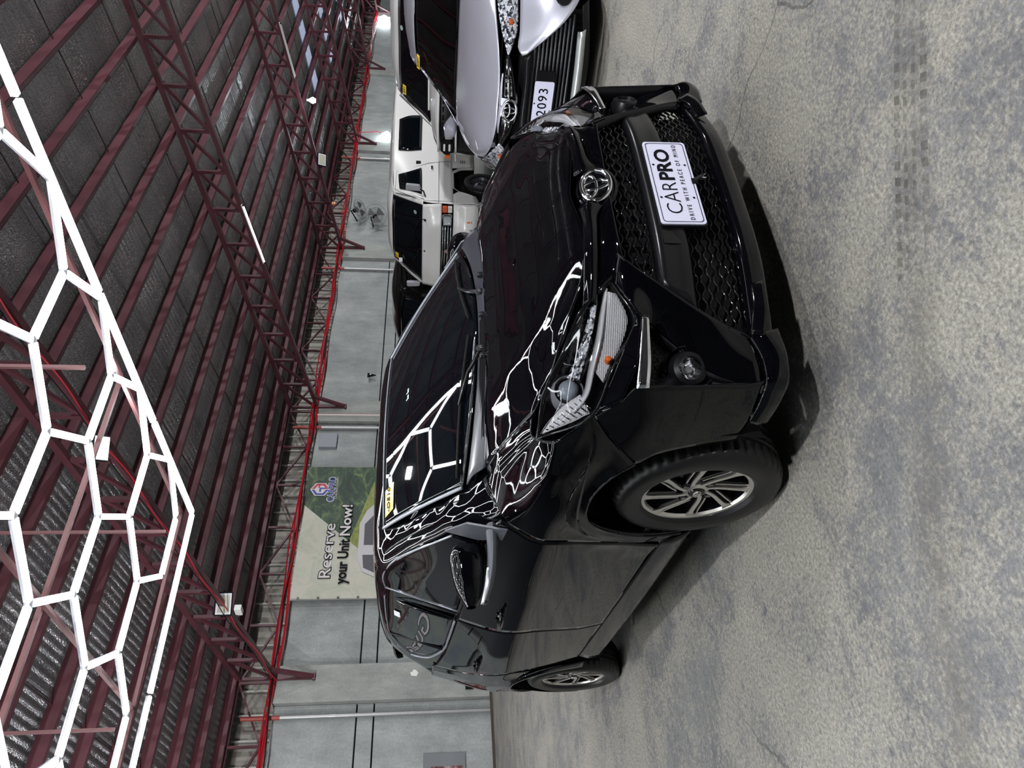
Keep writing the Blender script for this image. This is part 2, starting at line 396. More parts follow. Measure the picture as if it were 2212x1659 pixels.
# a few daylit translucent sheets far down the roof
sky_m = mat('translucent_roof_sheet', (.5, .55, .65), .5, emit=(.62, .72, 1.0), es=.42)
PUV = [2.07+.735*k for k in range(-18, 13)]
for u in (21.0, 24.6, 28.5):
    for k in range(4):
        v = 6.1+k*.735+(.5 if u > 24 else 0)
        m = MB(); q = 8
        for i in range(q+1):
            uu = u+.78*i/q
            for vv in (v, v+.5): m.v.append((uu, vv, zroof(vv)-.03+.008*math.sin(i*PI/2)))
        m.f = [(2*i, 2*i+1, 2*i+3, 2*i+2) for i in range(q)]
        obj('translucent_sheet', m, sky_m, ceil)
for v in PUV:      # C purlins
    zt = ztop(v) if v >= RIDGE else ztop(RIDGE)-.152*(RIDGE-v)
    m = MB(); L0, L1 = UMIN, UMAX
    m.box((L0, v-.003, zt), (L1, v+.003, zt+.15)); m.box((L0, v, zt), (L1, v+.062, zt+.004)); m.box((L0, v, zt+.146), (L1, v+.062, zt+.15)); m.box((L0, v+.058, zt), (L1, v+.062, zt+.018))
    obj('purlin', m, redst, ceil)
for i in range(len(TRU)-1):     # sag rods and sheet laps between the purlins
    for q in (.33, .66):
        u = TRU[i]+(TRU[i+1]-TRU[i])*q
        obj('sag_rod', MB().beam((u, RIDGE, ztop(RIDGE)+.1), (u, 11, ztop(11)+.1), .011, .011), mat('dark_rod', (.02, .008, .01), .6), ceil)
lap = MB()
for k in range(56):
    u = UMIN+.3+k*1.0; lap.beam((u, RIDGE, zroof(RIDGE)-.018), (u, WALLV, zroof(WALLV)-.018), .02, .003)
obj('sheet_lap', lap, mat('lap_tape', (.30, .30, .32), .4, .6), ceil)
# ---- trusses
def angle_bar(p, q, w=.05, t=.006): 
    m = MB(); m.beam(p, q, t, w); 
    return m
def make_truss(u, label):
    t = thing('roof_truss', label, 'truss', R(u, WALLV-.1, 3.66), AZ, 'red steel roof trusses')
    du, dv = -u, -(WALLV-.1)
    def L(v, z, s=0.0): return (s, v+dv, z-3.66)
    for nm, f, hh in (('top_chord', lambda v: ztop(v)-.045, .085), ('bottom_chord', lambda v: zbot(v), .075)):
        m = MB(); m.beam(L(RIDGE-6, f(RIDGE)-.9 if nm == 'top_chord' else f(RIDGE)-.35), L(RIDGE, f(RIDGE)), .075, hh); m.beam(L(RIDGE, f(RIDGE)), L(WALLV-.15, f(WALLV-.15)), .075, hh)
        obj(nm, m, redst, t)
    vs = [v for v in PUV if RIDGE-.3 < v < 10.95]
    for i, v in enumerate(vs):
        obj('web_post', MB().beam(L(v, zbot(v)), L(v, ztop(v)-.05), .05, .055, (0, 1, 0)), redst, t)
        if i+1 < len(vs):
            w = vs[i+1]; obj('web_diagonal', MB().beam(L(v, ztop(v)-.09, .01), L(w, zbot(w)+.04, .01), .045, .05), redst, t)
    # knee bracket on the column
    m = MB(); v0 = WALLV-.12
    m.beam(L(v0-.35, zbot(v0-.35)), L(v0-.03, 3.02), .07, .06); m.beam(L(v0-.03, 3.66), L(v0-.03, 3.0), .09, .05, (0, 1, 0)); m.box((-.06, v0-.06+dv, -.66), (.06, v0+.0+dv, -.62))
    obj('knee_brace', m, redst, t)
    return t
TL = {3.3: 'nearest red roof truss, ending at the column left of the banner',
      9.55: 'red roof truss carrying the long glowing tube, ending at the wall right of the banner',
      15.75: 'third red roof truss, with the bright bulb and the small hanging fan',
      21.9: 'fourth red roof truss, in front of the daylit roof sheets', 28.1: 'fifth red roof truss, far end, among the bluish daylit sheets', 34.3: 'farthest red roof truss, beyond the bluish daylit sheets'}
for u in TRU[:7]: make_truss(u, TL.get(u, 'red steel roof truss out of sight above the camera'))
# lateral bracing girder along the top of the wall, one per bay
for i in range(len(TRU)-1):
    u0, u1 = TRU[i], TRU[i+1]
    lab = {0: 'red zigzag bracing above the wall at the bay of the drainpipe', 1: 'red zigzag bracing girder right above the banner', 2: 'red zigzag bracing above the bay behind the two wall fans', 3: 'red zigzag bracing above the far white vans', 4: 'red zigzag bracing of the bay beyond the nearer wall bulb', 5: 'red zigzag bracing of the bay at the farthest wall bulb', 6: 'red zigzag bracing of the last bay, at the top edge of the picture'}[i]
    t = thing('eave_bracing', lab, 'girder', R(u0, WALLV+.05, 3.72), AZ, 'bracing girders over the wall')
    Lh = u1-u0
    obj('bottom_rail', MB().beam((0, 0, .03), (Lh, 0, .03), .05, .05), redst, t); obj('top_rail', MB().beam((0, 0, .58), (Lh, 0, .58), .05, .05), redst, t)
    nseg = 6; s = Lh/nseg
    for k in range(nseg):
        obj('post', MB().beam((k*s, 0, .03), (k*s, 0, .58), .04, .04, (0, 1, 0)), redst, t)
        a, b_ = ((k*s, 0, .05), ((k+1)*s, 0, .56)) if k % 2 else ((k*s, 0, .56), ((k+1)*s, 0, .05))
        obj('diagonal', MB().beam(a, b_, .035, .04, (0, 1, 0)), redst, t)
# red conduits that sag along the wall top
for k in range(5):
    pts = []
    for i in range(240):
        u = 1.1+i*(UMAX-1.4)/239
        pts.append(R(u, WALLV-.17-.02*k, 3.66+.035*(k % 3)+.03*math.sin(u*1.1+k)+.02*math.sin(u*2.7+2*k)))
    m = MB().tube(pts, .014 if k else .024, 6); o = obj('cable', m, redcab if k != 3 else mat('black_cable', (.01, .01, .01), .5), smooth=True)
    tag(o, ['thick red conduit sagging along the top edge of the concrete wall', 'thin red cable, lowest of the bundle along the wall top', 'second thin red cable of the bundle along the wall top', 'black cable running among the red ones along the wall top', 'thin red cable, nearest the hall in the bundle on the wall top'][k], 'cable', 'cables along the wall top')
for nm, u, lab in (('drainpipe', 2.66, 'grey pipe on the wall left of the car, beside the open concrete bay'), ('drainpipe', 8.97, 'grey pipe on the wall just right of the banner and electrical box'), ('drainpipe', 14.85, 'grey pipe on the wall left of the fans, above the black van'), ('drainpipe', 21.0, 'farthest grey wall pipe, above the parked vans')):
    t = thing(nm, lab, 'pipe', R(u, WALLV-.075, 0), AZ, 'wall pipes')
    obj('pipe_body', MB().tube([(0, 0, 0), (0, 0, 3.5)], .036, 14), greyp, t, smooth=True)
    obj('red_top', MB().tube([(0, 0, 3.5), (0, 0, 4.12)], .036, 14), mat('faded_red_pipe', (.30, .05, .04), .5), t, smooth=True)
    for z in (.9, 1.3, 2.6): obj('coupling', MB().tube([(0, 0, z), (0, 0, z+.09)], .041, 14), greyp, t, smooth=True)
o = obj('cable_trunking', MB().box((9.27, WALLV-.16, 1.5), (9.30, WALLV-.12, 3.62)), mat('white_trunking', (.6, .58, .56), .5)); o.matrix_world = ROOM
tag(o, 'thin white and red cable strip running down the wall right of the banner', 'trunking')
o = obj('red_stripe', MB().box((9.302, WALLV-.15, 1.5), (9.32, WALLV-.125, 3.62)), redcab); o.matrix_world = Matrix.Identity(4); o.parent = bpy.data.objects['cable_trunking']
t = thing('electrical_box', 'flat grey electrical box on the wall right of the banner', 'box', R(8.6, WALLV-.005, 3.32), AZ)
obj('case', MB().box((-.2, -.09, -.19), (.2, 0, .19)), mat('box_grey', (.25, .26, .30), .5), t, bevel=.008)
for x in (-.1, 0, .1): obj('knockout', MB().lathe([(.0, -.004), (.014, -.004), (.014, 0)], (x, -.05, -.19), (0, 0, 1), 12), mat('box_hole', (.7, .7, .7), .5), t)
t = thing('wall_bracket', 'small black triangular bracket on the wall above the car roof', 'bracket', R(10.59, WALLV-.12, 2.5), AZ)
obj('plate', MB().prism([(-.07, .09), (.07, .09), (0, -.11)], -.03, 0, lambda p, q, d: (p, d, q)), rubber2, t)
obj('stud', MB().lathe([(0, -.05), (.02, -.05), (.02, -.03)], (0, 0, 0.02), (0, 1, 0), 10), steel, t)
t = thing('wall_socket', 'black outlet box low on the concrete column beside the rear of the car', 'outlet', R(3.06, WALLV-.125, .40), AZ)
obj('cover', MB().box((-.06, -.05, -.055), (.06, 0, .055)), rubber2, t, bevel=.004)
obj('rim', MB().box((-.062, -.012, -.085), (.062, 0, -.058)), mat('brown_rim', (.06, .035, .03), .6), t)
o = obj('peeled_paint', MB().prism([(-.06, -.04), (.0, -.07), (.05, -.03), (.06, .02), (.02, .03), (.01, .07), (-.05, .05)], -.003, 0, lambda p, q, d: (p, d, q)), mat('white_patch', (.75, .74, .70), .7), wb)
o.location = (3.32, WALLV-.122, 1.33)
# reddish poster edge at the far left of the wall
t = thing('wall_poster', 'dark red printed poster at the left edge, low on the back wall', 'poster', R(1.2, WALLV-.02, .82), AZ)
obj('backing', MB().box((-.9, -.012, -.34), (.82, 0, .34)), mat('poster_grey', (.16, .17, .18), .6), t)
def post_fn(nt, b):
    n = noise(nt, 9, 6, .7, obco(nt)); nt.links.new(ramp(nt, n, [(.35, (.03, .012, .015)), (.5, (.14, .03, .03)), (.62, (.35, .3, .3)), (.7, (.06, .04, .05))]), b.inputs['Base Color'])
obj('print', MB().box((-.8, -.016, -.3), (.62, -.011, .22)), mat('poster_print', fn=post_fn, rough=.4), t)

t = thing('reflection_board', 'tall dark navy board added out of sight left of the picture to darken the hatchback reflections', 'board', R(-4.7, WALLV-.20, 1.15), AZ)  # added out of view so the car's side and windows reflect dark
obj('backing', MB().box((-4.2, -.02, -1.0), (3.25, .02, 2.35)), mat('board_dark', (.02, .018, .024), .5), t)
obj('print', MB().box((-4.15, -.026, -.95), (3.2, -.021, 2.3)), mat('board_navy', (.012, .014, .022), .5), t)  # plain dark facing of the added board

# ---- banner
def ban_fn(nt, b):
    co = obco(nt); s = sep(nt, co); n = noise(nt, 2.4, 7, .7, co, .8); g = noise(nt, 2.6, 7, .68, scalev(nt, co, (1, 1, 1.9)), 1.6)
    green = ramp(nt, g, [(.34, (.010, .022, .018)), (.48, (.022, .050, .028)), (.58, (.06, .11, .045)), (.70, (.18, .24, .09))])
    pale = ramp(nt, n, [(.3, (.36, .39, .31)), (.5, (.47, .47, .39)), (.7, (.56, .52, .46))])
    dd = mth(nt, 'SUBTRACT', s[0], mth(nt, 'MULTIPLY', s[2], .90))
    yel = mth(nt, 'MULTIPLY', mth(nt, 'LESS_THAN', mth(nt, 'ADD', s[2], mth(nt, 'MULTIPLY', s[0], .29)), .20), .75)
    green = mix(nt, yel, green, ramp(nt, g, [(.3, (.12, .16, .03)), (.55, (.33, .36, .06)), (.7, (.10, .14, .04))]))
    c = mix(nt, mth(nt, 'GREATER_THAN', dd, -.55), pale, green)
    nt.links.new(c, b.inputs['Base Color'])
banm = mat('printed_tarpaulin', fn=ban_fn, rough=.55)
bw, bh = 3.08, 2.5
t = thing('banner', 'large printed green landscape banner reading Reserve your Unit Now on the back wall', 'banner', R(4.72+bw/2, WALLV-.15, 3.62-bh/2), AZ)
m = MB(); nx, nz = 30, 20
for i in range(nx+1):
    for j in range(nz+1):
        x, z = -bw/2+bw*i/nx, -bh/2+bh*j/nz; m.v.append((x, .008*math.sin(x*5+z*2)+.006*math.sin(z*7), z))
m.f = [(i*(nz+1)+j, (i+1)*(nz+1)+j, (i+1)*(nz+1)+j+1, i*(nz+1)+j+1) for i in range(nx) for j in range(nz)]
obj('tarpaulin', m, banm, t, smooth='all')
obj('hem', MB().tube([(-bw/2, -.005, -bh/2), (-bw/2, -.005, bh/2)], .012, 6), mat('hem_grey', (.2, .2, .2), .6), t)
whiteink = mat('white_print', (.62, .58, .58), .5); blue = mat('logo_blue', (.03, .06, .32), .5); red_i = mat('logo_red', (.5, .03, .06), .5)
for k in range(7): obj('eyelet', MB().lathe([(.012, 0), (.022, 0)], (-bw/2+.03, -.02, bh/2-.15-k*.36), (0, 1, 0), 10), ink, t)
def btxt(s, mtl, off, y, fit): return text('lettering', s, .3, mtl, t, frameM((0, y, 0), (1, 0, 0), (0, 0, 1)), off, fit=fit)
btxt('Reserve', ink, .016, -.018, (-1.115, .115, .555, .795)); btxt('Reserve', whiteink, .002, -.021, (-1.10, .10, .57, .78))
btxt('your Unit', ink, .008, -.02, (-1.24, -.26, .20, .475))
btxt('Now!', ink, .018, -.018, (-.195, .565, .255, .495)); btxt('Now!', whiteink, .006, -.021, (-.18, .55, .27, .48))
btxt('CARPRO', whiteink, .016, -.018, (.625, 1.265, .655, .815)); btxt('CARPRO', blue, .006, -.021, (.64, 1.25, .67, .80))
btxt('CAR PREOWNED', whiteink, 0, -.02, (.70, 1.25, .61, .645))
def hexring(a0, a1, mtl, dx):
    P = [(math.cos(math.radians(90+60*k)), math.sin(math.radians(90+60*k))) for k in range(6)]
    m = MB(); 
    for k in range(a0, a1):
        p, q = P[k % 6], P[(k+1) % 6]
        m.prism([(p[0]*.15, p[1]*.17), (q[0]*.15, q[1]*.17), (q[0]*.10, q[1]*.115), (p[0]*.10, p[1]*.115)], -.024, -.02, lambda a, b_, d: (a+.94+dx, d, b_+.96))
    obj('logo_half', m, mtl, t)
m = MB(); P6 = [(math.cos(math.radians(90+60*k))*.185+.94, math.sin(math.radians(90+60*k))*.205+.96) for k in range(6)]
m.prism(P6, -.018, -.0165, lambda a, b_, d: (a, d, b_)); obj('logo_ground', m, whiteink, t)
hexring(0, 3, blue, -.012); hexring(3, 6, red_i, .012)
obj('logo_half', MB().box((.88, -.024, .94), (.95, -.02, .98)).box((.95, -.024, .85), (.98, -.02, .98)), blue, t); obj('logo_half', MB().box((.98, -.024, .97), (1.07, -.02, 1.005)), red_i, t)
# the silver pick-up printed at the foot of the banner
cb = mat('print_body', (.50, .48, .50), .5); cg = mat('print_glass', (.06, .055, .07), .5)
obj('printed_car', MB().prism([(-1.15, -1.0), (-1.12, -.30), (-.98, -.02), (-.70, .09), (.10, .10), (.40, -.02), (.75, -.32), (1.3, -.45), (1.3, -1.0)], -.021, -.019, lambda a, b_, d: (a, d, b_)), cb, t)
obj('printed_glass', MB().prism([(-1.04, -.30), (-.90, -.03), (-.62, .0), (-.62, -.30)], -.023, -.0215, lambda a, b_, d: (a, d, b_)).prism([(-.40, -.30), (-.40, -.01), (.08, .0), (.44, -.28)], -.023, -.0215, lambda a, b_, d: (a, d, b_)), cg, t)

t = thing('banner', 'second pale green banner, seen only mirrored in the rear side window of the hatchback', 'banner', R(.1, WALLV-.17, 2.55), AZ)
obj('tarpaulin', MB().box((-1.4, -.006, -.60), (1.4, .006, 1.05)), mat('second_banner_print', (.17, .20, .21), .6, fn=lambda nt, b: nt.links.new(ramp(nt, noise(nt, 2, 5, .6, obco(nt)), [(.4, (.13, .16, .19)), (.6, (.20, .23, .20))]), b.inputs['Base Color'])), t)
text('lettering', 'Guaranteed', .5, ink, t, frameM((0, -.02, 0), (1, 0, 0), (0, 0, 1)), .02, fit=(-1.25, 1.15, .2, .7)); text('lettering', 'Guaranteed', .5, whiteink, t, frameM((0, -.023, 0), (1, 0, 0), (0, 0, 1)), .004, fit=(-1.23, 1.13, .22, .68))

# ---- hexagon light grid
tubem = mat('led_tube_diffuser', (1, 1, 1), .4, emit=(.93, .97, 1.0), es=LED)
housing = mat('white_tube_housing', (.75, .76, .82), .35)
clearj = mat('clear_joint', (.55, .56, .6), .2)
O2 = Vector((-1.08026449, .12860161, 0)); LA = Vector((-.03235202, .45553237, 0)); LB = Vector((-.44387003, -.05033515, 0))
HZ = 3.0
def HL(p, q, z=0.0): return O2+LA*p+LB*q+Vector((0, 0, HZ+z))
hx = thing('hexagon_light_grid', 'large glowing white hexagon tube light grid with border frame hanging over the car', 'lamp', HL(-2, 0, .02))
hxl = hx.location
h3 = math.sqrt(3)/2
P1, P0, Q1, Q0 = 2.0, -7.0, 5.05, -5.2
seen = {}
def node(p, q): seen.setdefault((round(p, 2), round(q, 2)), 0); return (p, q)
edges = set()
for a in range(-14, 14):
    for b_ in range(-14, 14):
        # left node of each horizontal edge in lattice rows
        cq = b_*h3; 
        base = (3*a + (0 if b_ % 2 == 0 else 1.5))
        n0 = (base+.5-0, cq); 
        # honeycomb: node A at (base+.5, cq) and node B at (base-.5, cq)
        A_ = (base+.5-.0, cq); B_ = (base-.5, cq)
        # edge B-A is horizontal; from A two edges to (+.5, +-h3); from B two edges to (-.5, +-h3)
        es = [(B_, A_), (A_, (A_[0]+.5, cq+h3)), (A_, (A_[0]+.5, cq-h3))]
        for e in es: edges.add((round(e[0][0], 3), round(e[0][1], 3), round(e[1][0], 3), round(e[1][1], 3)))
# shift so that the nodes coincide with the photograph's: c=(0,0) must be a node whose horizontal edge goes to (-1,0)
edges = [(p-.5, q, r-.5, s) for p, q, r, s in edges]
nodes_used = set(); diff = []; hous = []
nt_ = 0
for p, q, r, s in sorted(edges):
    if min(p, r) < P0-.01 or max(p, r) > P1+.01 or min(q, s) < Q0+.6 or max(q, s) > 4.4: continue
    if abs(p-P0) < .01 and abs(r-P0) < .01: continue
    a, b_ = HL(p, q)-hxl, HL(r, s)-hxl; d = (b_-a).normalized(); a2, b2 = a+d*.018, b_-d*.018
    tb = obj('light_tube', MB().beam(a2, b2, .032, .014), tubem, hx)
    obj('tube_housing', MB().beam(a2+Vector((0, 0, .0145)), b2+Vector((0, 0, .0145)), .034, .014), housing, tb)
    nodes_used.add((round(p, 2), round(q, 2))); nodes_used.add((round(r, 2), round(s, 2)))
for p, q in nodes_used:
    c = HL(p, q)-hxl
    obj('tube_joint', MB().lathe([(0, .024), (.022, .022), (.022, -.004), (0, -.004)], c, (0, 0, 1), 8), clearj, hx)
cn = [(P1, Q1), (P1, Q0), (P0, Q0), (P0, Q1)]
for i in range(4):
    a, b_ = HL(*cn[i]), HL(*cn[(i+1) % 4]); nseg = max(1, round((b_-a).length/1.25)); 
    for k in range(nseg):
        p, q = a.lerp(b_, k/nseg)-hxl, a.lerp(b_, (k+1)/nseg)-hxl; d = (q-p).normalized(); p, q = p+d*.012, q-d*.012
        tb = obj('light_tube', MB().beam(p, q, .034, .015), tubem, hx)
        obj('tube_housing', MB().beam(p+Vector((0, 0, .015)), q+Vector((0, 0, .015)), .036, .015), housing, tb)
# steel hanger frame just above the tubes
fr = thing('hanger_frame', 'thin brownish red square steel bars carrying the hexagon lights', 'frame', HL(-2, 0, .09))
pinkst = mat('faded_red_bar', (.15, .058, .060), .45)
fo = fr.location
for i in range(4):
    a, b_ = HL(*cn[i], .09)-fo, HL(*cn[(i+1) % 4], .09)-fo; obj('side_bar', MB().beam(a, b_, .025, .025), pinkst, fr)
for p in (-5.2, -1.2): obj('cross_bar', MB().beam(HL(p, Q0, .09)-fo, HL(p, Q1, .09)-fo, .022, .025), pinkst, fr)
for q in (-3.2, 1.6): obj('cross_bar', MB().beam(HL(P0, q, .115)-fo, HL(P1, q, .115)-fo, .022, .025), pinkst, fr)
for p in (-4.6, -1.6, 1.4):
    for q in (-3.2, .6, 4.6):
        a = HL(p, q, .1); v = a.dot(E2); obj('hanger', MB().beam(a-fo, a-fo+Vector((0, 0, ztop(v)-a.z)), .02, .02), pinkst, fr)

# ---- lamps
def floodlight(name_label, u, v, z, aim, size=.3, power=0, on=False, group=None, glow=30):
    """LED floodlight: finned housing, glass, yoke; carries its own light"""
    t = thing('floodlight', name_label, 'lamp', R(u, v, z), 0, group)
    d = Vector(aim)-R(u, v, z); d.normalize()
    q = d.to_track_quat('-Z', 'Y'); t.rotation_mode = 'QUATERNION'; t.rotation_quaternion = q
    w, h = size, size*.72
    obj('housing', MB().box((-w/2, -h/2, 0), (w/2, h/2, .045)), rubber2, t, bevel=.01)
    obj('bezel', MB().box((-w*.43, -h*.42, -.004), (w*.43, h*.42, .002)), mat('flood_bezel', (.62, .63, .68), .4), t)
    em = mat('flood_on_%d' % glow, (1, 1, 1), .4, emit=(1, .93, .84), es=glow) if on else mat('flood_off', (.42, .41, .34), .45)
    obj('led_panel', MB().box((-w*.36, -h*.33, -.008), (w*.36, h*.33, -.003)), em, t)
    obj('yoke', MB().beam((-w*.55, 0, .02), (-w*.55, 0, .12), .02, .006).beam((w*.55, 0, .02), (w*.55, 0, .12), .02, .006).beam((-w*.56, 0, .12), (w*.56, 0, .12), .02, .006), rubber2, t)
    if power:
        l = bpy.data.lights.new('flood_light', 'AREA'); l.shape = 'RECTANGLE'; l.size = w*.7; l.size_y = h*.66; l.energy = power; l.color = (.97, .98, 1)
        lo = bpy.data.objects.new('flood_light', l); COL.objects.link(lo); lo.parent = t; lo.location = (0, 0, -.012)
    return t
# visible lamps
floodlight('lit warm white floodlight seen through the hexagon lights', .95, 1.95, 3.21, R(.6, .6, 0)+Vector((.3, -.6, 0)), .17, 30, True, glow=60)
t = floodlight('unlit floodlight with grey panel and black frame hanging on the nearest truss', 3.3, 8.3, 4.05, CAMP+Vector((0, 0, -.4)), .34)
t = thing('motion_sensor', 'small white sensor box hanging under the unlit floodlight', 'sensor', R(3.28, 8.45, 3.86), AZ)
obj('body', MB().box((-.04, -.09, -.05), (.04, .09, .05)), mat('white_plastic', (.7, .7, .68), .4), t, bevel=.008); obj('lens', MB().lathe([(0, -.055), (.02, -.05), (.025, -.04)], (-.04, 0, 0), (1, 0, 0), 12), lensm, t)
o = obj('truss_wire', MB().tube([R(3.22, v, zbot(v)-.03-.05*math.sin(v*2.1)**2) for v in np.linspace(2.5, 10.8, 60)], .009, 6), redcab, smooth=True)
tag(o, 'red wire hanging in loops under the nearest truss', 'cable')
o = obj('truss_wire', MB().tube([R(3.16, v, zbot(v)-.02-.04*math.sin(v*1.7+1)**2) for v in np.linspace(2.5, 10.8, 60)], .006, 6), rubber2, smooth=True)
tag(o, 'black wire tied under the nearest truss beside the red one', 'cable')
fluo = mat('fluorescent_tube', (1, 1, 1), .4, emit=(.95, 1, .96), es=14)
def tube_light(u, v0, v1, lab, on=True, g=None):
    c = R(u, v0, zbot(v0)-.06); t = thing('fluorescent_tube', lab, 'lamp', c, 0, g)
    e = R(u, v1, zbot(v1)-.06)-c
    obj('batten', MB().beam((0, 0, .02), tuple(e+Vector((0, 0, .02))), .045, .02), mat('batten_white', (.6, .6, .6), .4), t)
    obj('tube', MB().tube([tuple(e*.03), tuple(e*.97)], .014, 10), fluo if on else mat('tube_off', (.6, .6, .6), .3), t, smooth=True)
    for k in (0, .98): obj('cap', MB().tube([tuple(e*k), tuple(e*(k+.02))], .018, 10), rubber2, t)
tube_light(9.5, 5.6, 6.85, 'long glowing tube lamp under the second truss from the camera')
tube_light(15.7, 4.75, 6.0, 'unlit tube fitting under the third truss', False)
def bulb(u, v, z, lab, s=.05, es=60):
    t = thing('light_bulb', lab, 'lamp', R(u, v, z))
    obj('globe', MB().lathe([(0, -.5*s*2), (.6*s, -.42*s*2), (s, 0), (.7*s, .6*s), (.3*s, 1.2*s)], (0, 0, 0), (0, 0, 1), 14), mat('bulb_on_%d' % es, (1, 1, 1), .4, emit=(.85, .95, 1), es=es), t, smooth=True)
    obj('socket', MB().lathe([(.32*s, 1.1*s), (.32*s, 1.9*s), (0, 1.9*s)], (0, 0, 0), (0, 0, 1), 12), mat('socket_white', (.7, .7, .7), .4), t)
bulb(15.6, 6.48, 4.02, 'bright bulb hanging under the third truss', .075, 120)
bulb(22.5, WALLV-.22, 2.68, 'bright white bulb on the wall above the white SUV, nearer the black car', .10, 130)
bulb(33.4, WALLV-.22, 3.3, 'bright white bulb on the wall, farthest one at the top edge of the picture', .14, 130)
for u, z, lab in ((22.5, 2.75, 'red wire leading down to the nearer wall bulb'), (33.4, 3.4, 'red wire leading down to the farthest wall bulb')):
    tag(obj('lamp_wire', MB().tube([R(u, WALLV-.2, z), R(u+.15, WALLV-.22, z+.25), R(u, WALLV-.22, 3.75)], .015, 6), redcab, smooth=True), lab, 'wire')
t = floodlight('black unlit floodlight behind the bright bulb of the third truss', 15.7, 8.1, 3.95, R(12, 4, 0), .34)
for k, (u, z, s) in enumerate(((17.3, 3.25, .30), (17.0, 2.75, .33))):      # wall fans
    t = thing('wall_fan', ['upper wall fan tilted flat, with dusty black wire guard', 'lower wall fan facing down the hall, with dusty black wire guard'][k], 'fan', R(u, WALLV-.45+.0*k, z))
    ax = (Vector((0, 0, -1))*.75+E1*-.2-E2*.45) if k == 0 else (-E1*.55-E2*.7+Vector((0, 0, -.25)))
    ax.normalize(); e = ax.orthogonal().normalized(); g = ax.cross(e); wire = mat('fan_wire', (.05, .05, .055), .4)
    m = MB()
    for q in range(28):
        a = 2*PI*q/28; d = e*math.cos(a)+g*math.sin(a)
        m.tube([ax*.09+d*.04, ax*.08+d*s*.6, ax*.03+d*s, ax*-.05+d*s*.6, ax*-.07+d*.05], .0022, 4)
    for rr, h in ((s, .03), (s*.62, .082), (s*.62, -.05)): m.tube([ax*h+(e*math.cos(a)+g*math.sin(a))*rr for a in np.linspace(0, 2*PI, 33)[:-1]], .004, 5, closed=True)
    obj('guard', m, wire, t)
    for q in range(3):
        a = 2*PI*q/3; d = e*math.cos(a)+g*math.sin(a); w = e*math.cos(a+1.1)+g*math.sin(a+1.1)
        obj('blade', MB().add([d*.03, d*s*.85, w*s*.8+ax*.03, w*.05+ax*.02], [(0, 1, 2, 3)]), mat('fan_blade', (.12, .12, .13), .4), t, solid=.003)
    obj('motor', MB().tube([ax*-.2, ax*-.05], .06, 14), rubber2, t, smooth=True)
    obj('arm', MB().tube([ax*-.15, ax*-.18+Vector((0, 0, .1)), E2*.42+Vector((0, 0, .08))], .02, 8), rubber2, t, smooth=True)
t = thing('hanging_fan', 'small copper coloured fan hanging under the third truss', 'fan', R(15.7, 9.4, 3.75))
cop = mat('copper_paint', (.5, .2, .12), .4, .5)
for k in range(3):
    a = 2*PI*k/3; d = Vector((math.cos(a), math.sin(a), 0)); w = Vector((math.cos(a+.9), math.sin(a+.9), 0))
    obj('blade', MB().add([d*.04, d*.22+Vector((0, 0, .03)), w*.2, w*.05], [(0, 1, 2, 3)]), cop, t, solid=.004)
obj('hub', MB().lathe([(0, -.05), (.06, -.04), (.06, .05), (0, .07)], (0, 0, 0), (0, 0, 1), 16), cop, t, smooth=True); obj('rod', MB().tube([(0, 0, .05), (0, 0, .22)], .01, 6), rubber2, t)
# unseen floodlights added to brighten wall and vehicles; first two inferred from hood glints
for u, v, z, a, pw in ((-2.6, -5.5, 5.2, R(0, 3, .5), 380), (3.3, -5.8, 5.4, R(6, 4, .5), 420), (-2.7, 4.6, 4.35, R(3.5, 11, 1.6), 170), (-2.7, 6.5, 4.0, R(9.5, 11, 2), 160), (9.5, -5.0, 5.3, R(13, 9, 1), 560), (16, -4, 5.2, R(20, 10, 1.5), 800), (24, -3, 5.2, R(30, 10, 1.5), 800)):
    floodlight('unseen lit floodlight added outside the picture to brighten the hall', u, v, z, a, .36, pw, True, group='added hall floodlights', glow=40)

# ================================================================== LOGO (three ovals)
def oval_logo(name, M, w, m, parent, r=.05, back=None):
    """three interlocked ovals, width w, in the plane of M"""
    mb = MB(); h = w*.66
    def ell(cx, cy, a, b_, n=40): return [tuple(M @ Vector((cx+a*math.cos(2*PI*k/n), cy+b_*math.sin(2*PI*k/n), 0))) for k in range(n)]
    mb.tube(ell(0, 0, w/2, h/2), w*r, 8, closed=True)
    mb.tube(ell(0, h*.19, w*.335, h*.22), w*r*.8, 6, closed=True)
    mb.tube(ell(0, -h*.0, w*.135, h*.45), w*r*.8, 6, closed=True)
    o = obj(name, mb, m, parent, smooth='all')
    if back is not None:
        P = [(w*.5*math.cos(2*PI*k/32), h*.5*math.sin(2*PI*k/32)) for k in range(32)]
        obj(name+'_ground', MB().prism(P, -w*.08, -w*.02, lambda p, q, d: M @ Vector((p, q, d))), back, o)
    return o

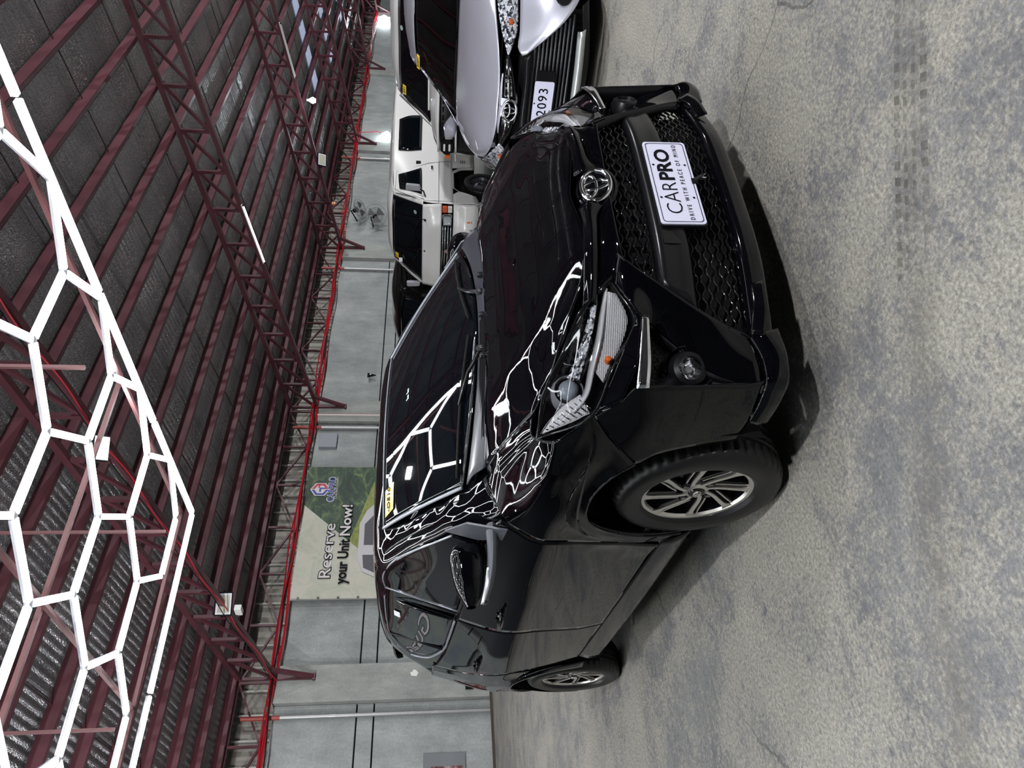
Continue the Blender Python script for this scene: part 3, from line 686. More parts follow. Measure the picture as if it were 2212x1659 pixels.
def wheel_parts(parent, c, side, R_t, R_r, wt, style):
    """side -1: outer face towards -y. c = hub centre on the outer rim plane. rim mesh is the part, the rest its sub-parts"""
    ax = (0, side, 0); c = Vector(c)
    prof = [(R_r*.99, .0), (R_r*.985, -.012), (R_r*.93, -.02), (R_r*.90, -.06), (R_r*.88, -.14), (R_r*.95, -wt+.01), (R_r*.99, -wt)]
    w = obj('wheel', MB().lathe(prof, c, ax, 56), alloyb if style == 'alloy' else mat('steel_wheel', (.20, .20, .23), .35, .7), parent, smooth=True)
    # tyre
    m = MB(); n = 180; a = Vector(ax); e = Vector((1, 0, 0)); g = Vector((0, 0, 1))
    tp = [(R_r*.98, .0, 0), (R_r*1.03, .012, 0), (R_r*1.12, .016, 0), (R_t*.86, .018, 0), (R_t*.93, .010, 0), (R_t*.965, -.002, .3), (R_t*.985, -.016, 1), (R_t*.997, -.035, 1), (R_t*.999, -.052, .2), (R_t*.975, -.056, 0), (R_t*.975, -.066, 0), (R_t, -.070, .2), (R_t, -wt/2+.01, .2), (R_t*.975, -wt/2+.006, 0), (R_t*.975, -wt/2-.004, 0), (R_t, -wt/2-.008, .2), (R_t, -wt+.06, .2), (R_t*.975, -wt+.056, 0), (R_t*.975, -wt+.048, 0), (R_t, -wt+.044, .2), (R_t*.985, -wt+.02, 1), (R_t*.93, -wt-.006, 0), (R_r*1.1, -wt-.01, 0), (R_r*.97, -wt, 0)]
    for i in range(n):
        t_ = 2*PI*i/n; d = e*math.cos(t_)+g*math.sin(t_)
        for r, h, kk in tp: m.v.append(tuple(c+a*h+d*(r-(.009*kk if i % 4 == 0 else 0))))
    k = len(tp); m.f = [(i*k+q, i*k+q+1, ((i+1) % n)*k+q+1, ((i+1) % n)*k+q) for i in range(n) for q in range(k-1)]
    obj('tyre', m, rubber, w, smooth=True)
    obj('brake_disc', MB().lathe([(0, -.10), (R_r*.62, -.10), (R_r*.62, -.11)], c, ax, 32), steel, w)
    def P(r, t_, h): return tuple(c+a*h+(e*math.cos(t_)+g*math.sin(t_))*r)
    if style == 'alloy':
        obj('rim_lip', MB().lathe([(R_r*.90, -.014), (R_r*.925, -.004), (R_r*.985, -.002), (R_r*.995, -.008)], c, ax, 72), alloy, w, smooth=True)
        for k in range(8):
            t0 = 2*PI*k/8+.18; tw = .34
            def arc(r): return t0+.62*(1-((r-.03)/(R_r-.03)))**2.6
            rs = np.linspace(.030, R_r*.93, 12)
            for nm, dt, wd0, wd1, mtl, h, r0_ in (('spoke_back', .006, .034, .046, alloyb, -.020, 0), ('spoke', -.004, .013, .017, alloy, -.006, 0), ('spoke_edge', .021, .006, .006, alloy, -.009, 3)):
                mb = MB(); V = []
                for j, r in enumerate(rs[r0_:]):
                    tt = arc(r)+dt/max(r, .04); f = j/11; wd = (wd0*(1-f)+wd1*f)*(1.5 if (nm == 'spoke' and j+r0_ >= 10) else 1)*(1.7 if (nm == 'spoke' and j+r0_ == 11) else 1)
                    hh = h-.018*math.exp(-((r-.055)/.03)**2)*0+(-.008*(1-f))
                    for s_ in (-1, 1):
                        V.append(P(r, tt+s_*wd/2/r, hh)); V.append(P(r, tt+s_*wd/2/r, hh-(.03 if nm == 'spoke_back' else .006)))
                q = len(rs[r0_:]); F = []
                for j in range(q-1):
                    b0, b1 = 4*j, 4*j+4
                    F += [(b0, b0+2, b1+2, b1), (b0+1, b1+1, b1+3, b0+3), (b0, b1, b1+1, b0+1), (b0+2, b0+3, b1+3, b1+2)]
                F += [(0, 1, 3, 2), (4*q-4, 4*q-2, 4*q-1, 4*q-3)]
                obj(nm, mb.add(V, F), mtl, w)
        obj('hub', MB().lathe([(0, -.012), (.036, -.012), (.044, -.018), (.05, -.05)], c, ax, 28), alloy, w, smooth=True)
        obj('centre_cap', MB().lathe([(0, -.006), (.026, -.007), (.029, -.012)], c, ax, 28), glossb, w, smooth=True)
        M = frameM(c+a*-.004, e*(-side), g); oval_logo('cap_emblem', M, .036, alloy, w, .07)
        for k in range(4):
            t_ = PI/4+PI/2*k+.2; q = c+(e*math.cos(t_)+g*math.sin(t_))*.058
            obj('nut_well', MB().lathe([(0, -.022), (.013, -.022), (.017, -.014), (.019, -.016)], q, ax, 16), alloyb, w, smooth=True); obj('lug_nut', MB().lathe([(0, -.010), (.008, -.012), (.008, -.022)], q, ax, 6), steel, w)
    else:
        obj('dish', MB().lathe([(0, -.05), (.045, -.05), (.055, -.02), (R_r*.45, -.022), (R_r*.62, -.05), (R_r*.85, -.06), (R_r*.90, -.03), (R_r*.97, .0)], c, ax, 48), mat('steel_wheel', (.20, .20, .23), .35, .7), w, smooth=True)
        for k in range(16):
            t_ = 2*PI*k/16; q = Vector(P(R_r*.74, t_, -.052)); obj('vent_hole', MB().lathe([(0, 0), (R_r*.05, 0), (R_r*.05, -.01)], q, ax, 10), rubber2, w)
        for k in range(5):
            t_ = 2*PI*k/5; q = Vector(P(R_r*.33, t_, -.01)); obj('lug_nut', MB().lathe([(0, 0), (.011, 0), (.011, -.02)], q, ax, 6), steel, w)
    return w

# ================================================================== BLACK HATCHBACK
def Sz(z): return float(np.interp(z, [.12, .25, .35, .5, .62, .70, .76, .80, .85, .93, 1.05, 1.15, 1.25, 1.35, 1.40, 1.45],
                                  [.745, .775, .788, .797, .801, .803, .801, .796, .784, .756, .712, .678, .640, .595, .566, .53]))
_xs = [-3.05, -2.98, -2.9, -2.75, -2.5, -2.2, -1.8, -.4, 0., .12, .2, .3, .36, .42, .50, .56, .62]
_fs = [.64, .78, .87, .945, .985, .998, 1., 1., 1., .998, .99, .962, .925, .89, .875, .868, .84]
def Sx(x): return float(np.interp(x, _xs, _fs))
def Y2(x, z):
    y = Sz(z)*Sx(x)
    for wx in (0.0, -2.455):
        r = math.hypot(x-wx, z-.29)
        if z > .1: y += .010*max(0, 1-abs(r-.385)/.05) if r > .385 else .010*max(0, min(1, 1-abs(r-.385)/.3))
    # character line that rises to the rear
    return y
def sp(x, z, dy=0.0): return (x, -(Y2(x, z)+dy), z)
zc_x = [-.15, -.09, .05, .20, .35, .47, .55, .60, .635, .66]; zc_z = [1.006, 1.0, .985, .945, .890, .836, .792, .760, .732, .705]
def hoodZ(x, y):
    d = float(np.interp(x, [-.1, .0, .2, .35, .47, .55, .66], [.012, .015, .028, .03, .045, .10, .12]))
    return float(np.interp(x, zc_x, zc_z)) - d*(abs(y)/.6)**3.2 + .006*math.exp(-((abs(y)-.42)/.07)**2)*(1 if x < .4 else .4)
def hood_half(x):   # hood half width
    return float(np.interp(x, [-.10, .05, .20, .29, .375, .455, .546, .60, .66], [.592, .612, .622, .630, .612, .53, .407, .405, .40]))
car = thing('hatchback_car', 'shiny black hatchback with reserved style plate, parked in the foreground under the hexagon lights', 'car', (0, 0, 0))
car['label'] = 'shiny black hatchback in the foreground with white front plate under the hexagon lights'
# inner dark body, keeps the panel gaps black
ib = MB()
def inner(x0, x1, y, z0, z1, ib=ib): ib.box((x0, -y, z0), (x1, y, z1))
inner(-2.02, -.42, .735, .20, .90); inner(-.45, .32, .50, .24, .80); inner(-2.85, -2.0, .50, .24, .90); inner(.38, .50, .52, .22, .60)
obj('inner_body', ib, rubber2, car)
uh = []
for x in np.linspace(-.12, .54, 10): uh.append([(x, y, hoodZ(x, y)-.03) for y in np.linspace(-hood_half(x)+.03, hood_half(x)-.03, 9)])
patch('hood_underside', uh, rubber2, car, 12, 12)
for wx in (0.0, -2.455):
    for s in (-1, 1):
        m = MB(); n = 28; r = .375
        for i in range(n+1):
            a = -.25+(PI+.5)*i/n
            for y in (.47, .62, .755): m.v.append((wx+r*math.cos(a), s*y, .29+r*math.sin(a)))
        m.f = [(3*i+j, 3*i+j+1, 3*i+4+j, 3*i+3+j) for i in range(n) for j in (0, 1)]
        o = len(m.v); m.v += [(wx+r*math.cos(-.25+(PI+.5)*i/n), s*.47, .29+r*math.sin(-.25+(PI+.5)*i/n)) for i in range(n+1)]; m.f.append(tuple(range(o, o+n+1)))
        obj('wheel_arch_liner', m, rubber2, car)
for x in (-.246, -.232):
    for z in (.40, .33): obj('liner_clip', MB().lathe([(0, .004), (.009, .003), (.011, 0)], (x-.012, -.775, z), (0, -1, 0), 12), satin, car)
# hood
hr = []
rows = []
front = lambda y: float(np.interp(abs(y), [0, .08, .15, .25, .32, .37, .407, .53, .60, .632], [.612, .622, .632, .634, .615, .585, .546, .455, .378, .300]))
rear = lambda y: .055-.41*y*y
for f in np.linspace(0, 1, 15):
    row = []
    for y in np.linspace(-.632, .632, 31):
        yy = y*(1 if f < .6 else 1-.06*(f-.6)/.4)
        x = front(yy)*(1-f)+rear(yy)*f; row.append((x, yy, hoodZ(x, yy)))
    rows.append(row)
patch('hood', rows, paint, car, 64, 48, lin_rows=True)
# bar above the grille, swelling into the emblem ground
for s in (-1, 1):
    top = [(.622, .075, .735), (.631, .12, .731), (.636, .2, .733), (.622, .3, .742), (.575, .385, .744), (.55, .42, .746)]
    mid = [(.655, .070, .70), (.658, .12, .706), (.660, .2, .710), (.645, .3, .716), (.600, .385, .718), (.576, .42, .722)]
    bot = [(.655, .085, .655), (.655, .125, .680), (.655, .2, .692), (.638, .3, .698), (.594, .385, .702), (.572, .42, .704)]
    patch('grille_bar', [[(a, s*b_, c) for a, b_, c in r] for r in (top, mid, bot)], paint, car, 24, 10)
    r0 = [(.625, .0, .700), (.632, .15, .698), (.632, .25, .698), (.612, .33, .700), (.585, .40, .702)]
    r1 = [(.645, .0, .668), (.648, .15, .672), (.650, .25, .672), (.630, .32, .672), (.607, .369, .668)]
    r2 = [(.668, .0, .640), (.668, .12, .638), (.668, .2, .637), (.664, .30, .635), (.660, .325, .633)]
    patch('bumper_upper', [[(a, s*b_, c) for a, b_, c in r] for r in (r0, r1, r2)], paint, car, 20, 12)
c0 = Vector((.652, 0, .672)); nrm = Vector((.93, 0, .36)).normalized(); upv = Vector((-.36, 0, .93))
Mx = frameM(c0, (0, 1, 0), upv)
P = [(.098*math.cos(2*PI*k/36), .068*math.sin(2*PI*k/36)) for k in range(36)]
obj('emblem_pad', MB().prism(P, -.05, -.004, lambda p, q, d: Mx @ Vector((p, q, d))), paint, car, smooth=True, bevel=.008)
oval_logo('emblem', frameM(c0+nrm*.004, (0, 1, 0), upv), .142, chrome, car, .052, glossb)
# grille : backing, mesh strands, band
def Fx(y): return float(np.interp(abs(y), [0, .2, .28, .34, .42, .5, .56, .62], [.676, .672, .664, .652, .630, .606, .585, .565]))
def halfw(z): return float(np.interp(z, [.20, .303, .40, .52, .631], [.585, .556, .485, .405, .321]))
bk = [[(Fx(y)-.06-.08*max(0, abs(y)-.45), y, z) for y in np.linspace(-halfw(z)-.03, halfw(z)+.03, 17)] for z in (.22, .34, .44, .54, .640)]
patch('grille_backing', bk, rubber2, car, 20, 10)
def strands(z0, z1, n, amp, nm):

    for k in range(n):
        z = z0+(z1-z0)*k/(n-1); pts = []; hw = halfw(z)-.012; N_ = int(hw*2/.0068)
        for i in range(N_+1):
            y = -hw+2*hw*i/N_; ph = (y/.054+ (k % 2)*.5)*2*PI
            w = max(-1, min(1, 1.6*math.sin(ph)))
            pts.append((Fx(y)-.022, y, z+amp*w))
        obj(nm, MB().tube(pts, .0038, 5, flat=1.0), glossb, car, smooth='all')
strands(.541, .622, 5, .0040, 'grille_strand'); strands(.268, .408, 8, .0042, 'grille_strand')
for s in (-1, 1):
    for k in range(1, 6):
        y = s*k*.062
        if k < 6: obj('grille_rib', MB().beam((Fx(y)-.04, y, .54), (Fx(y)-.04, y, .625), .003, .02, (1, 0, 0)), rubber2, car)
band = [[(Fx(y)-dx, y, z) for y in np.linspace(-halfw(z)+.004, halfw(z)-.004, 15)] for z, dx in ((.416, .03), (.422, .004), (.47, .002), (.518, .006), (.528, .03))]
patch('bumper_band', band, mat('band_satin_black', (.006, .006, .007), .26, spec=.35), car, 30, 14)
obj('tow_cover', MB().box((.664, -.262, .447), (.6685, -.205, .50)), glossb, car, bevel=.001)
# A shaped frame
for s in (-1, 1):
    o_ = [(.668, .310, .648), (.664, .325, .632), (.645, .405, .53), (.622, .480, .42), (.602, .545, .31), (.596, .562, .275)]
    i_ = [(.640, .30, .632), (.632, .305, .622), (.620, .385, .525), (.600, .458, .415), (.590, .520, .31), (.585, .53, .275)]
    patch('grille_frame', [[(a, s*b_, c) for a, b_, c in r] for r in (o_, i_)], satin, car, 24, 3, lin_cols=True)
    # gloss face between the frame and the lamp recess
    c1 = [(.668, .310, .648), (.664, .327, .630), (.645, .407, .53), (.622, .482, .42), (.602, .547, .31), (.596, .564, .270)]
    c2 = [(.642, .335, .655), (.636, .38, .616), (.610, .448, .53), (.592, .525, .43), (.585, .60, .33), (.588, .63, .268)]
    c3 = [(.610, .366, .662), (.594, .478, .590), (.553, .484, .552), (.545, .562, .481), (.545, .648, .41), (.552, .688, .335), (.572, .700, .262)]
    patch('bumper_face', [[(a, s*b_, c) for a, b_, c in r] for r in (c1, c2, c3)], paint, car, 26, 16)
    # strip along the headlight's lower edge, down to the chrome garnish
    d1 = [(.606, .372, .655), (.583, .490, .600), (.545, .575, .645), (.512, .622, .670), (.420, .715, .720)]
    d2 = [(.606, .44, .612), (.596, .490, .586), (.580, .57, .604), (.562, .64, .614), (.485, .708, .650)]
    patch('bumper_brow', [[(a, s*b_, c) for a, b_, c in r] for r in (d1, d2)], paint, car, 20, 8, lin_rows=True)
    # chrome garnish
    g1 = [(.602, .488, .588), (.588, .57, .600), (.570, .64, .612), (.543, .705, .622)]
    g2 = [(.606, .490, .568), (.594, .57, .575), (.577, .645, .580), (.550, .708, .588)]
    patch('chrome_garnish', [[(a, s*b_, c) for a, b_, c in r] for r in (g1, g2)], chrome, car, 14, 4)
    # recess for the fog lamp
    q1 = [(.535, .490, .562), (.515, .60, .574), (.508, .690, .584)]
    q2 = [(.510, .545, .50), (.502, .62, .50), (.500, .695, .50)]
    q3 = [(.510, .635, .42), (.506, .67, .42), (.505, .698, .42)]
    q4 = [(.545, .684, .325), (.540, .692, .325), (.538, .700, .325)]
    patch('fog_lamp_recess', [[(a, s*b_, c) for a, b_, c in r] for r in (q1, q2, q3, q4)], satin, car, 14, 14)
    patch('recess_side', [[(a, s*b_, c) for a, b_, c in r] for r in ([(.594, .482, .585), (.553, .486, .550), (.545, .565, .479), (.545, .650, .408), (.552, .690, .335)], [(.530, .485, .572), (.520, .49, .545), (.505, .565, .475), (.505, .650, .405), (.540, .69, .33)])], satin, car, 14, 3)
    patch('recess_edge', [[(a, s*b_, c) for a, b_, c in r] for r in ([(.545, .703, .590), (.554, .705, .45), (.568, .704, .30)], [(.500, .688, .585), (.500, .693, .45), (.536, .698, .31)])], satin, car, 14, 3)
    patch('recess_top', [[(a, s*b_, c) for a, b_, c in r] for r in ([(.603, .49, .568), (.590, .57, .575), (.548, .706, .588)], [(.530, .488, .564), (.512, .60, .572), (.500, .690, .584)])], satin, car, 14, 3)
    for k in range(2):          # honeycomb relief strip
        for j in range(7):
            y = .515+.026*j; z = .548-.020*k-(.004 if j % 2 else -.004)+.012*(j/7); x = .538-.0045*j-.002*k
            m = MB(); n = 6
            m.tube([(x+.002, s*(y+.011*math.cos(PI/3*q)), z+.010*math.sin(PI/3*q)) for q in range(6)], .0013, 4, closed=True); obj('relief_cell', m, satin, car)
    fc = Vector((.530, s*.629, .455)); fa = Vector((.93, s*.32, 0)).normalized()
    fl_ = obj('fog_lamp', MB().lathe([(.033, .012), (.036, .022), (.049, .016), (.060, -.008), (.062, -.04)], fc, fa, 36), satin, car, smooth=True)
    obj('bowl', MB().lathe([(0, -.010), (.014, -.008), (.026, .0), (.034, .012)], fc, fa, 30), mat('fog_reflector', (.80, .81, .84), .22, .15, fn=facet_fn(110)), fl_, smooth=True)
    obj('bulb_cap', MB().lathe([(0, .006), (.010, .004), (.012, -.008)], fc, fa, 16), steel, fl_, smooth=True)
    obj('lens', MB().lathe([(0, .020), (.020, .018), (.034, .013)], fc, fa, 30), lensm, fl_, smooth=True)
    m = MB(); m.lathe([(.066, -.05), (.068, .004), (.071, .006), (.073, -.03)], fc+Vector((-.0, 0, 0)), fa, 40, PI*.05, PI*1.55 if s < 0 else PI*1.55); obj('fog_lamp_shroud', m, paint, car, smooth=True)
    # side of the bumper
    b1 = [(.485, .709, .650), (.542, .700, .618), (.550, .704, .55), (.562, .706, .42), (.573, .707, .30), (.580, .702, .262)]
    b0 = [(.418, .717, .720), (.334, .757, .647), (.256, .784, .568), (.300, .778, .520), (.328, .770, .44), (.345, .752, .27)]
    bm = [(.455, .712, .685), (.45, .728, .63), (.43, .745, .56), (.44, .745, .48), (.455, .742, .38), (.465, .735, .264)]
    patch('bumper_side', [[(a, s*b_, c) for a, b_, c in r] for r in (b1, bm, b0)], paint, car, 30, 18)
    # lower lip corner (spat)
    l0 = [(.600, .560, .285), (.588, .64, .262), (.580, .702, .262), (.52, .725, .262), (.43, .742, .266)]
    l1 = [(.625, .56, .245), (.616, .64, .222), (.592, .706, .230), (.53, .732, .232), (.43, .750, .238)]
    l2 = [(.618, .54, .198), (.608, .64, .192), (.585, .702, .196), (.53, .725, .200), (.43, .742, .208)]
    patch('lip_corner', [[(a, s*b_, c) for a, b_, c in r] for r in (l0, l1, l2)], paint, car, 26, 10)
    f1 = [(.650, .40, .262), (.640, .48, .270), (.612, .56, .285)]; f2 = [(.668, .40, .225), (.655, .50, .235), (.628, .575, .25)]
    patch('lip_blade', [[(a, s*b_, c) for a, b_, c in r] for r in (f1, f2)], chrome if 0 else glossb, car, 12, 5)
# centre lip
L1 = [[(Fx(y)-dx, y, z) for y in np.linspace(-.60, .60, 21)] for z, dx in ((.272, .045), (.262, -.004), (.235, -.010), (.205, .0), (.196, .05))]
patch('front_lip', L1, glossb, car, 40, 16)
# number plate
pc = Vector((.686, 0.0, .4285)); px = Vector((0, 1, 0)); pz = Vector((-.035, 0, 1)).normalized(); Mp = frameM(pc, px, pz)
# the plate reads from the car's front: right-hand direction of the text is +y seen from outside
def rr(w, h, r, n=5):
    out = []
    for cx, cy, a0 in ((w/2-r, h/2-r, 0), (-w/2+r, h/2-r, 90), (-w/2+r, -h/2+r, 180), (w/2-r, -h/2+r, 270)):
        for k in range(n+1): a = math.radians(a0+90*k/n); out.append((cx+r*math.cos(a), cy+r*math.sin(a)))
    return out
pl = obj('number_plate', MB().prism(rr(.39, .142, .012), -.004, 0, lambda p, q, d: Mp @ Vector((p, q, d))), platew, car)
o1, o2 = rr(.376, .128, .012), rr(.3715, .1235, .011); n = len(o1)
obj('plate_border', MB().add([Mp @ Vector((p, q, .0012)) for p, q in o1+o2], [(i, (i+1) % n, n+(i+1) % n, n+i) for i in range(n)]), ink, pl)
obj('plate_holder', MB().prism(rr(.40, .150, .012), -.014, -.0045, lambda p, q, d: Mp @ Vector((p, q, d))), satin, car)
def ptxt(s, off, fit, sp_=1.0): return text('plate_lettering', s, .08, ink, pl, Mp @ Matrix.Translation((0, 0, .001)), off, .0004, spacing=sp_, fit=fit)
ptxt('CAR', -.0012, (-.150, -.006, -.007, .042)); ptxt('PRO', .0022, (.004, .156, -.008, .043))
ptxt('DRIVE WITH PEACE OF MIND', .0001, (-.178, .178, -.037, -.023), 1.7)
for x, y in ((-.078, .052), (.078, .052), (-.078, -.052), (.078, -.052)): obj('plate_hole', MB().lathe([(0, .0012), (.0042, .0012)], Mp @ Vector((x, y, 0)), (1, 0, .035), 14), ink, pl)
bc = obj('binder_clip', MB().prism([(-.010, -.079), (.010, -.079), (.012, -.060), (-.012, -.060)], -.008, .004, lambda p, q, d: Mp @ Vector((p, q, d))), rubber2, car)
for s in (-1, 1): obj('clip_arm', MB().tube([Mp @ Vector(v) for v in ((s*.004, -.066, .006), (s*.003, -.09, .02), (s*.008, -.100, .024), (s*.012, -.094, .022), (s*.009, -.084, .016), (s*.008, -.066, .006))], .0009, 5), chrome, bc)
# headlights
for s in (-1, 1):
    F_ = lambda r: [(a, s*b_, c) for a, b_, c in r]
    top = [(.607, .369, .663), (.578, .396, .706), (.546, .410, .736), (.456, .530, .803), (.376, .612, .850), (.290, .714, .866)]
    low = [(.607, .369, .663), (.600, .410, .640), (.583, .488, .602), (.512, .620, .672), (.420, .713, .722), (.290, .717, .864)]
    mid = [(.607, .369, .663), (.598, .405, .682), (.580, .453, .688), (.498, .580, .745), (.410, .672, .794), (.290, .716, .865)]
    hl = patch('headlight', [F_(top), F_([tuple((np.array(a)*.5+np.array(b_)*.5)-np.array((.075, .035, .02)) if 0 < i < 5 else np.array(a)-np.array((.01, 0, 0))) for i, (a, b_) in enumerate(zip(top, low))]), F_(low)], glossb, car, 30, 18)[0]
    ln = patch('lens', [F_(top), F_(mid), F_(low)], lensm, hl, 36, 20, solid=0)[0]
    obj('lens_rim', MB().tube(cr(F_(top), 40), .0042, 6), glossb, hl, smooth='all'); obj('lens_rim', MB().tube(cr(F_(low), 40), .0042, 6), glossb, hl, smooth='all')
    # chrome fin between main beam and turn signal
    a1 = F_([(.594, .382, .676), (.570, .45, .688), (.540, .53, .703), (.492, .60, .722), (.438, .665, .740), (.395, .69, .775)])
    a2 = F_([(.576, .378, .680), (.548, .44, .694), (.514, .515, .710), (.466, .585, .730), (.420, .650, .748), (.385, .68, .78)])
    patch('chrome_fin', [a1, a2], mat('bright_silver', (.9, .91, .95), .12, .5), hl, 24, 3, solid=.006)
    t1 = F_([(.590, .392, .672), (.562, .45, .682), (.530, .52, .695), (.478, .60, .716)])
    t2 = F_([(.590, .400, .648), (.568, .47, .620), (.520, .56, .648), (.468, .635, .692)])
    ribm = mat('ribbed_reflector', (.95, .95, 1.0), .25, .1, fn=lambda nt, b: bump(nt, b, mth(nt, 'ADD', mth(nt, 'SINE', mth(nt, 'MULTIPLY', sep(nt, obco(nt))[1], 2200)), mth(nt, 'SINE', mth(nt, 'MULTIPLY', sep(nt, obco(nt))[2], 1200))), .8, .002))
    patch('turn_signal', [t1, t2], ribm, hl, 24, 6)
    obj('signal_bulb', MB().lathe([(0, .012), (.009, .008), (.011, -.006), (.007, -.016)], (.508, s*.582, .679), (1, 0, .1), 14), orange, hl, smooth=True)
    patch('inner_shelf', [F_([(.560, .40, .700), (.505, .50, .722), (.43, .60, .755)]), F_([(.54, .41, .715), (.46, .50, .745), (.40, .58, .785)])], reflm, hl, 14, 4)
    # silver cheek that runs to the rear tip
    patch('side_reflector', [F_([(.428, .650, .755), (.372, .660, .803), (.305, .700, .850)]), F_([(.408, .702, .728), (.352, .706, .788), (.300, .706, .853)])], ribm, hl, 14, 6)
    for k in range(9):
        f = k/9; A_ = Vector((.420-.115*f, s*(.676+.027*f), .742+.110*f)); obj('side_rib', MB().beam(A_+Vector((.016*(1-f), s*.026*(1-f), -.012*(1-f))), A_+Vector((-.006, -s*.022*(1-f), .016*(1-f))), .003, .004), chrome, hl)
    # main reflector bowl with bulb
    bcn = Vector((.442, s*.505, .752)); ba = Vector((.90, s*.12, .30)).normalized()
    obj('main_reflector', MB().lathe([(.008, -.045), (.024, -.040), (.042, -.020), (.054, .012), (.058, .016)], bcn, ba, 9), reflm, hl, smooth=False)
    obj('bulb', MB().lathe([(0, .012), (.007, .008), (.008, -.03), (.013, -.034), (.013, -.045)], bcn, ba, 14), chrome, hl, smooth=True)
    patch('bowl_brow', [F_([(.520, .43, .745), (.465, .50, .790), (.405, .565, .825)]), F_([(.500, .43, .735), (.44, .50, .775), (.385, .56, .812)])], mat('bright_silver', (.9, .91, .95), .12, .5), hl, 14, 3)
    pcn = Vector((.392, s*.612, .778)); pa = Vector((.92, s*.32, .05)).normalized()
    obj('projector_shroud', MB().lathe([(.056, -.06), (.052, -.01), (.044, .004), (.037, -.012)], pcn, pa, 32), mat('shroud_silver', (.65, .66, .72), .15, .7), hl, smooth=True)
    obj('projector_ring', MB().lathe([(.036, -.02), (.038, .004), (.034, .008)], pcn, pa, 32), glossb, hl, smooth=True)
    obj('projector_lens', MB().lathe([(0, .028), (.012, .026), (.024, .018), (.034, .0)], pcn, pa, 32), mat('projector_glass', (.20, .23, .27), .05, 0, coat=1.0, spec=.8), hl, smooth=True)
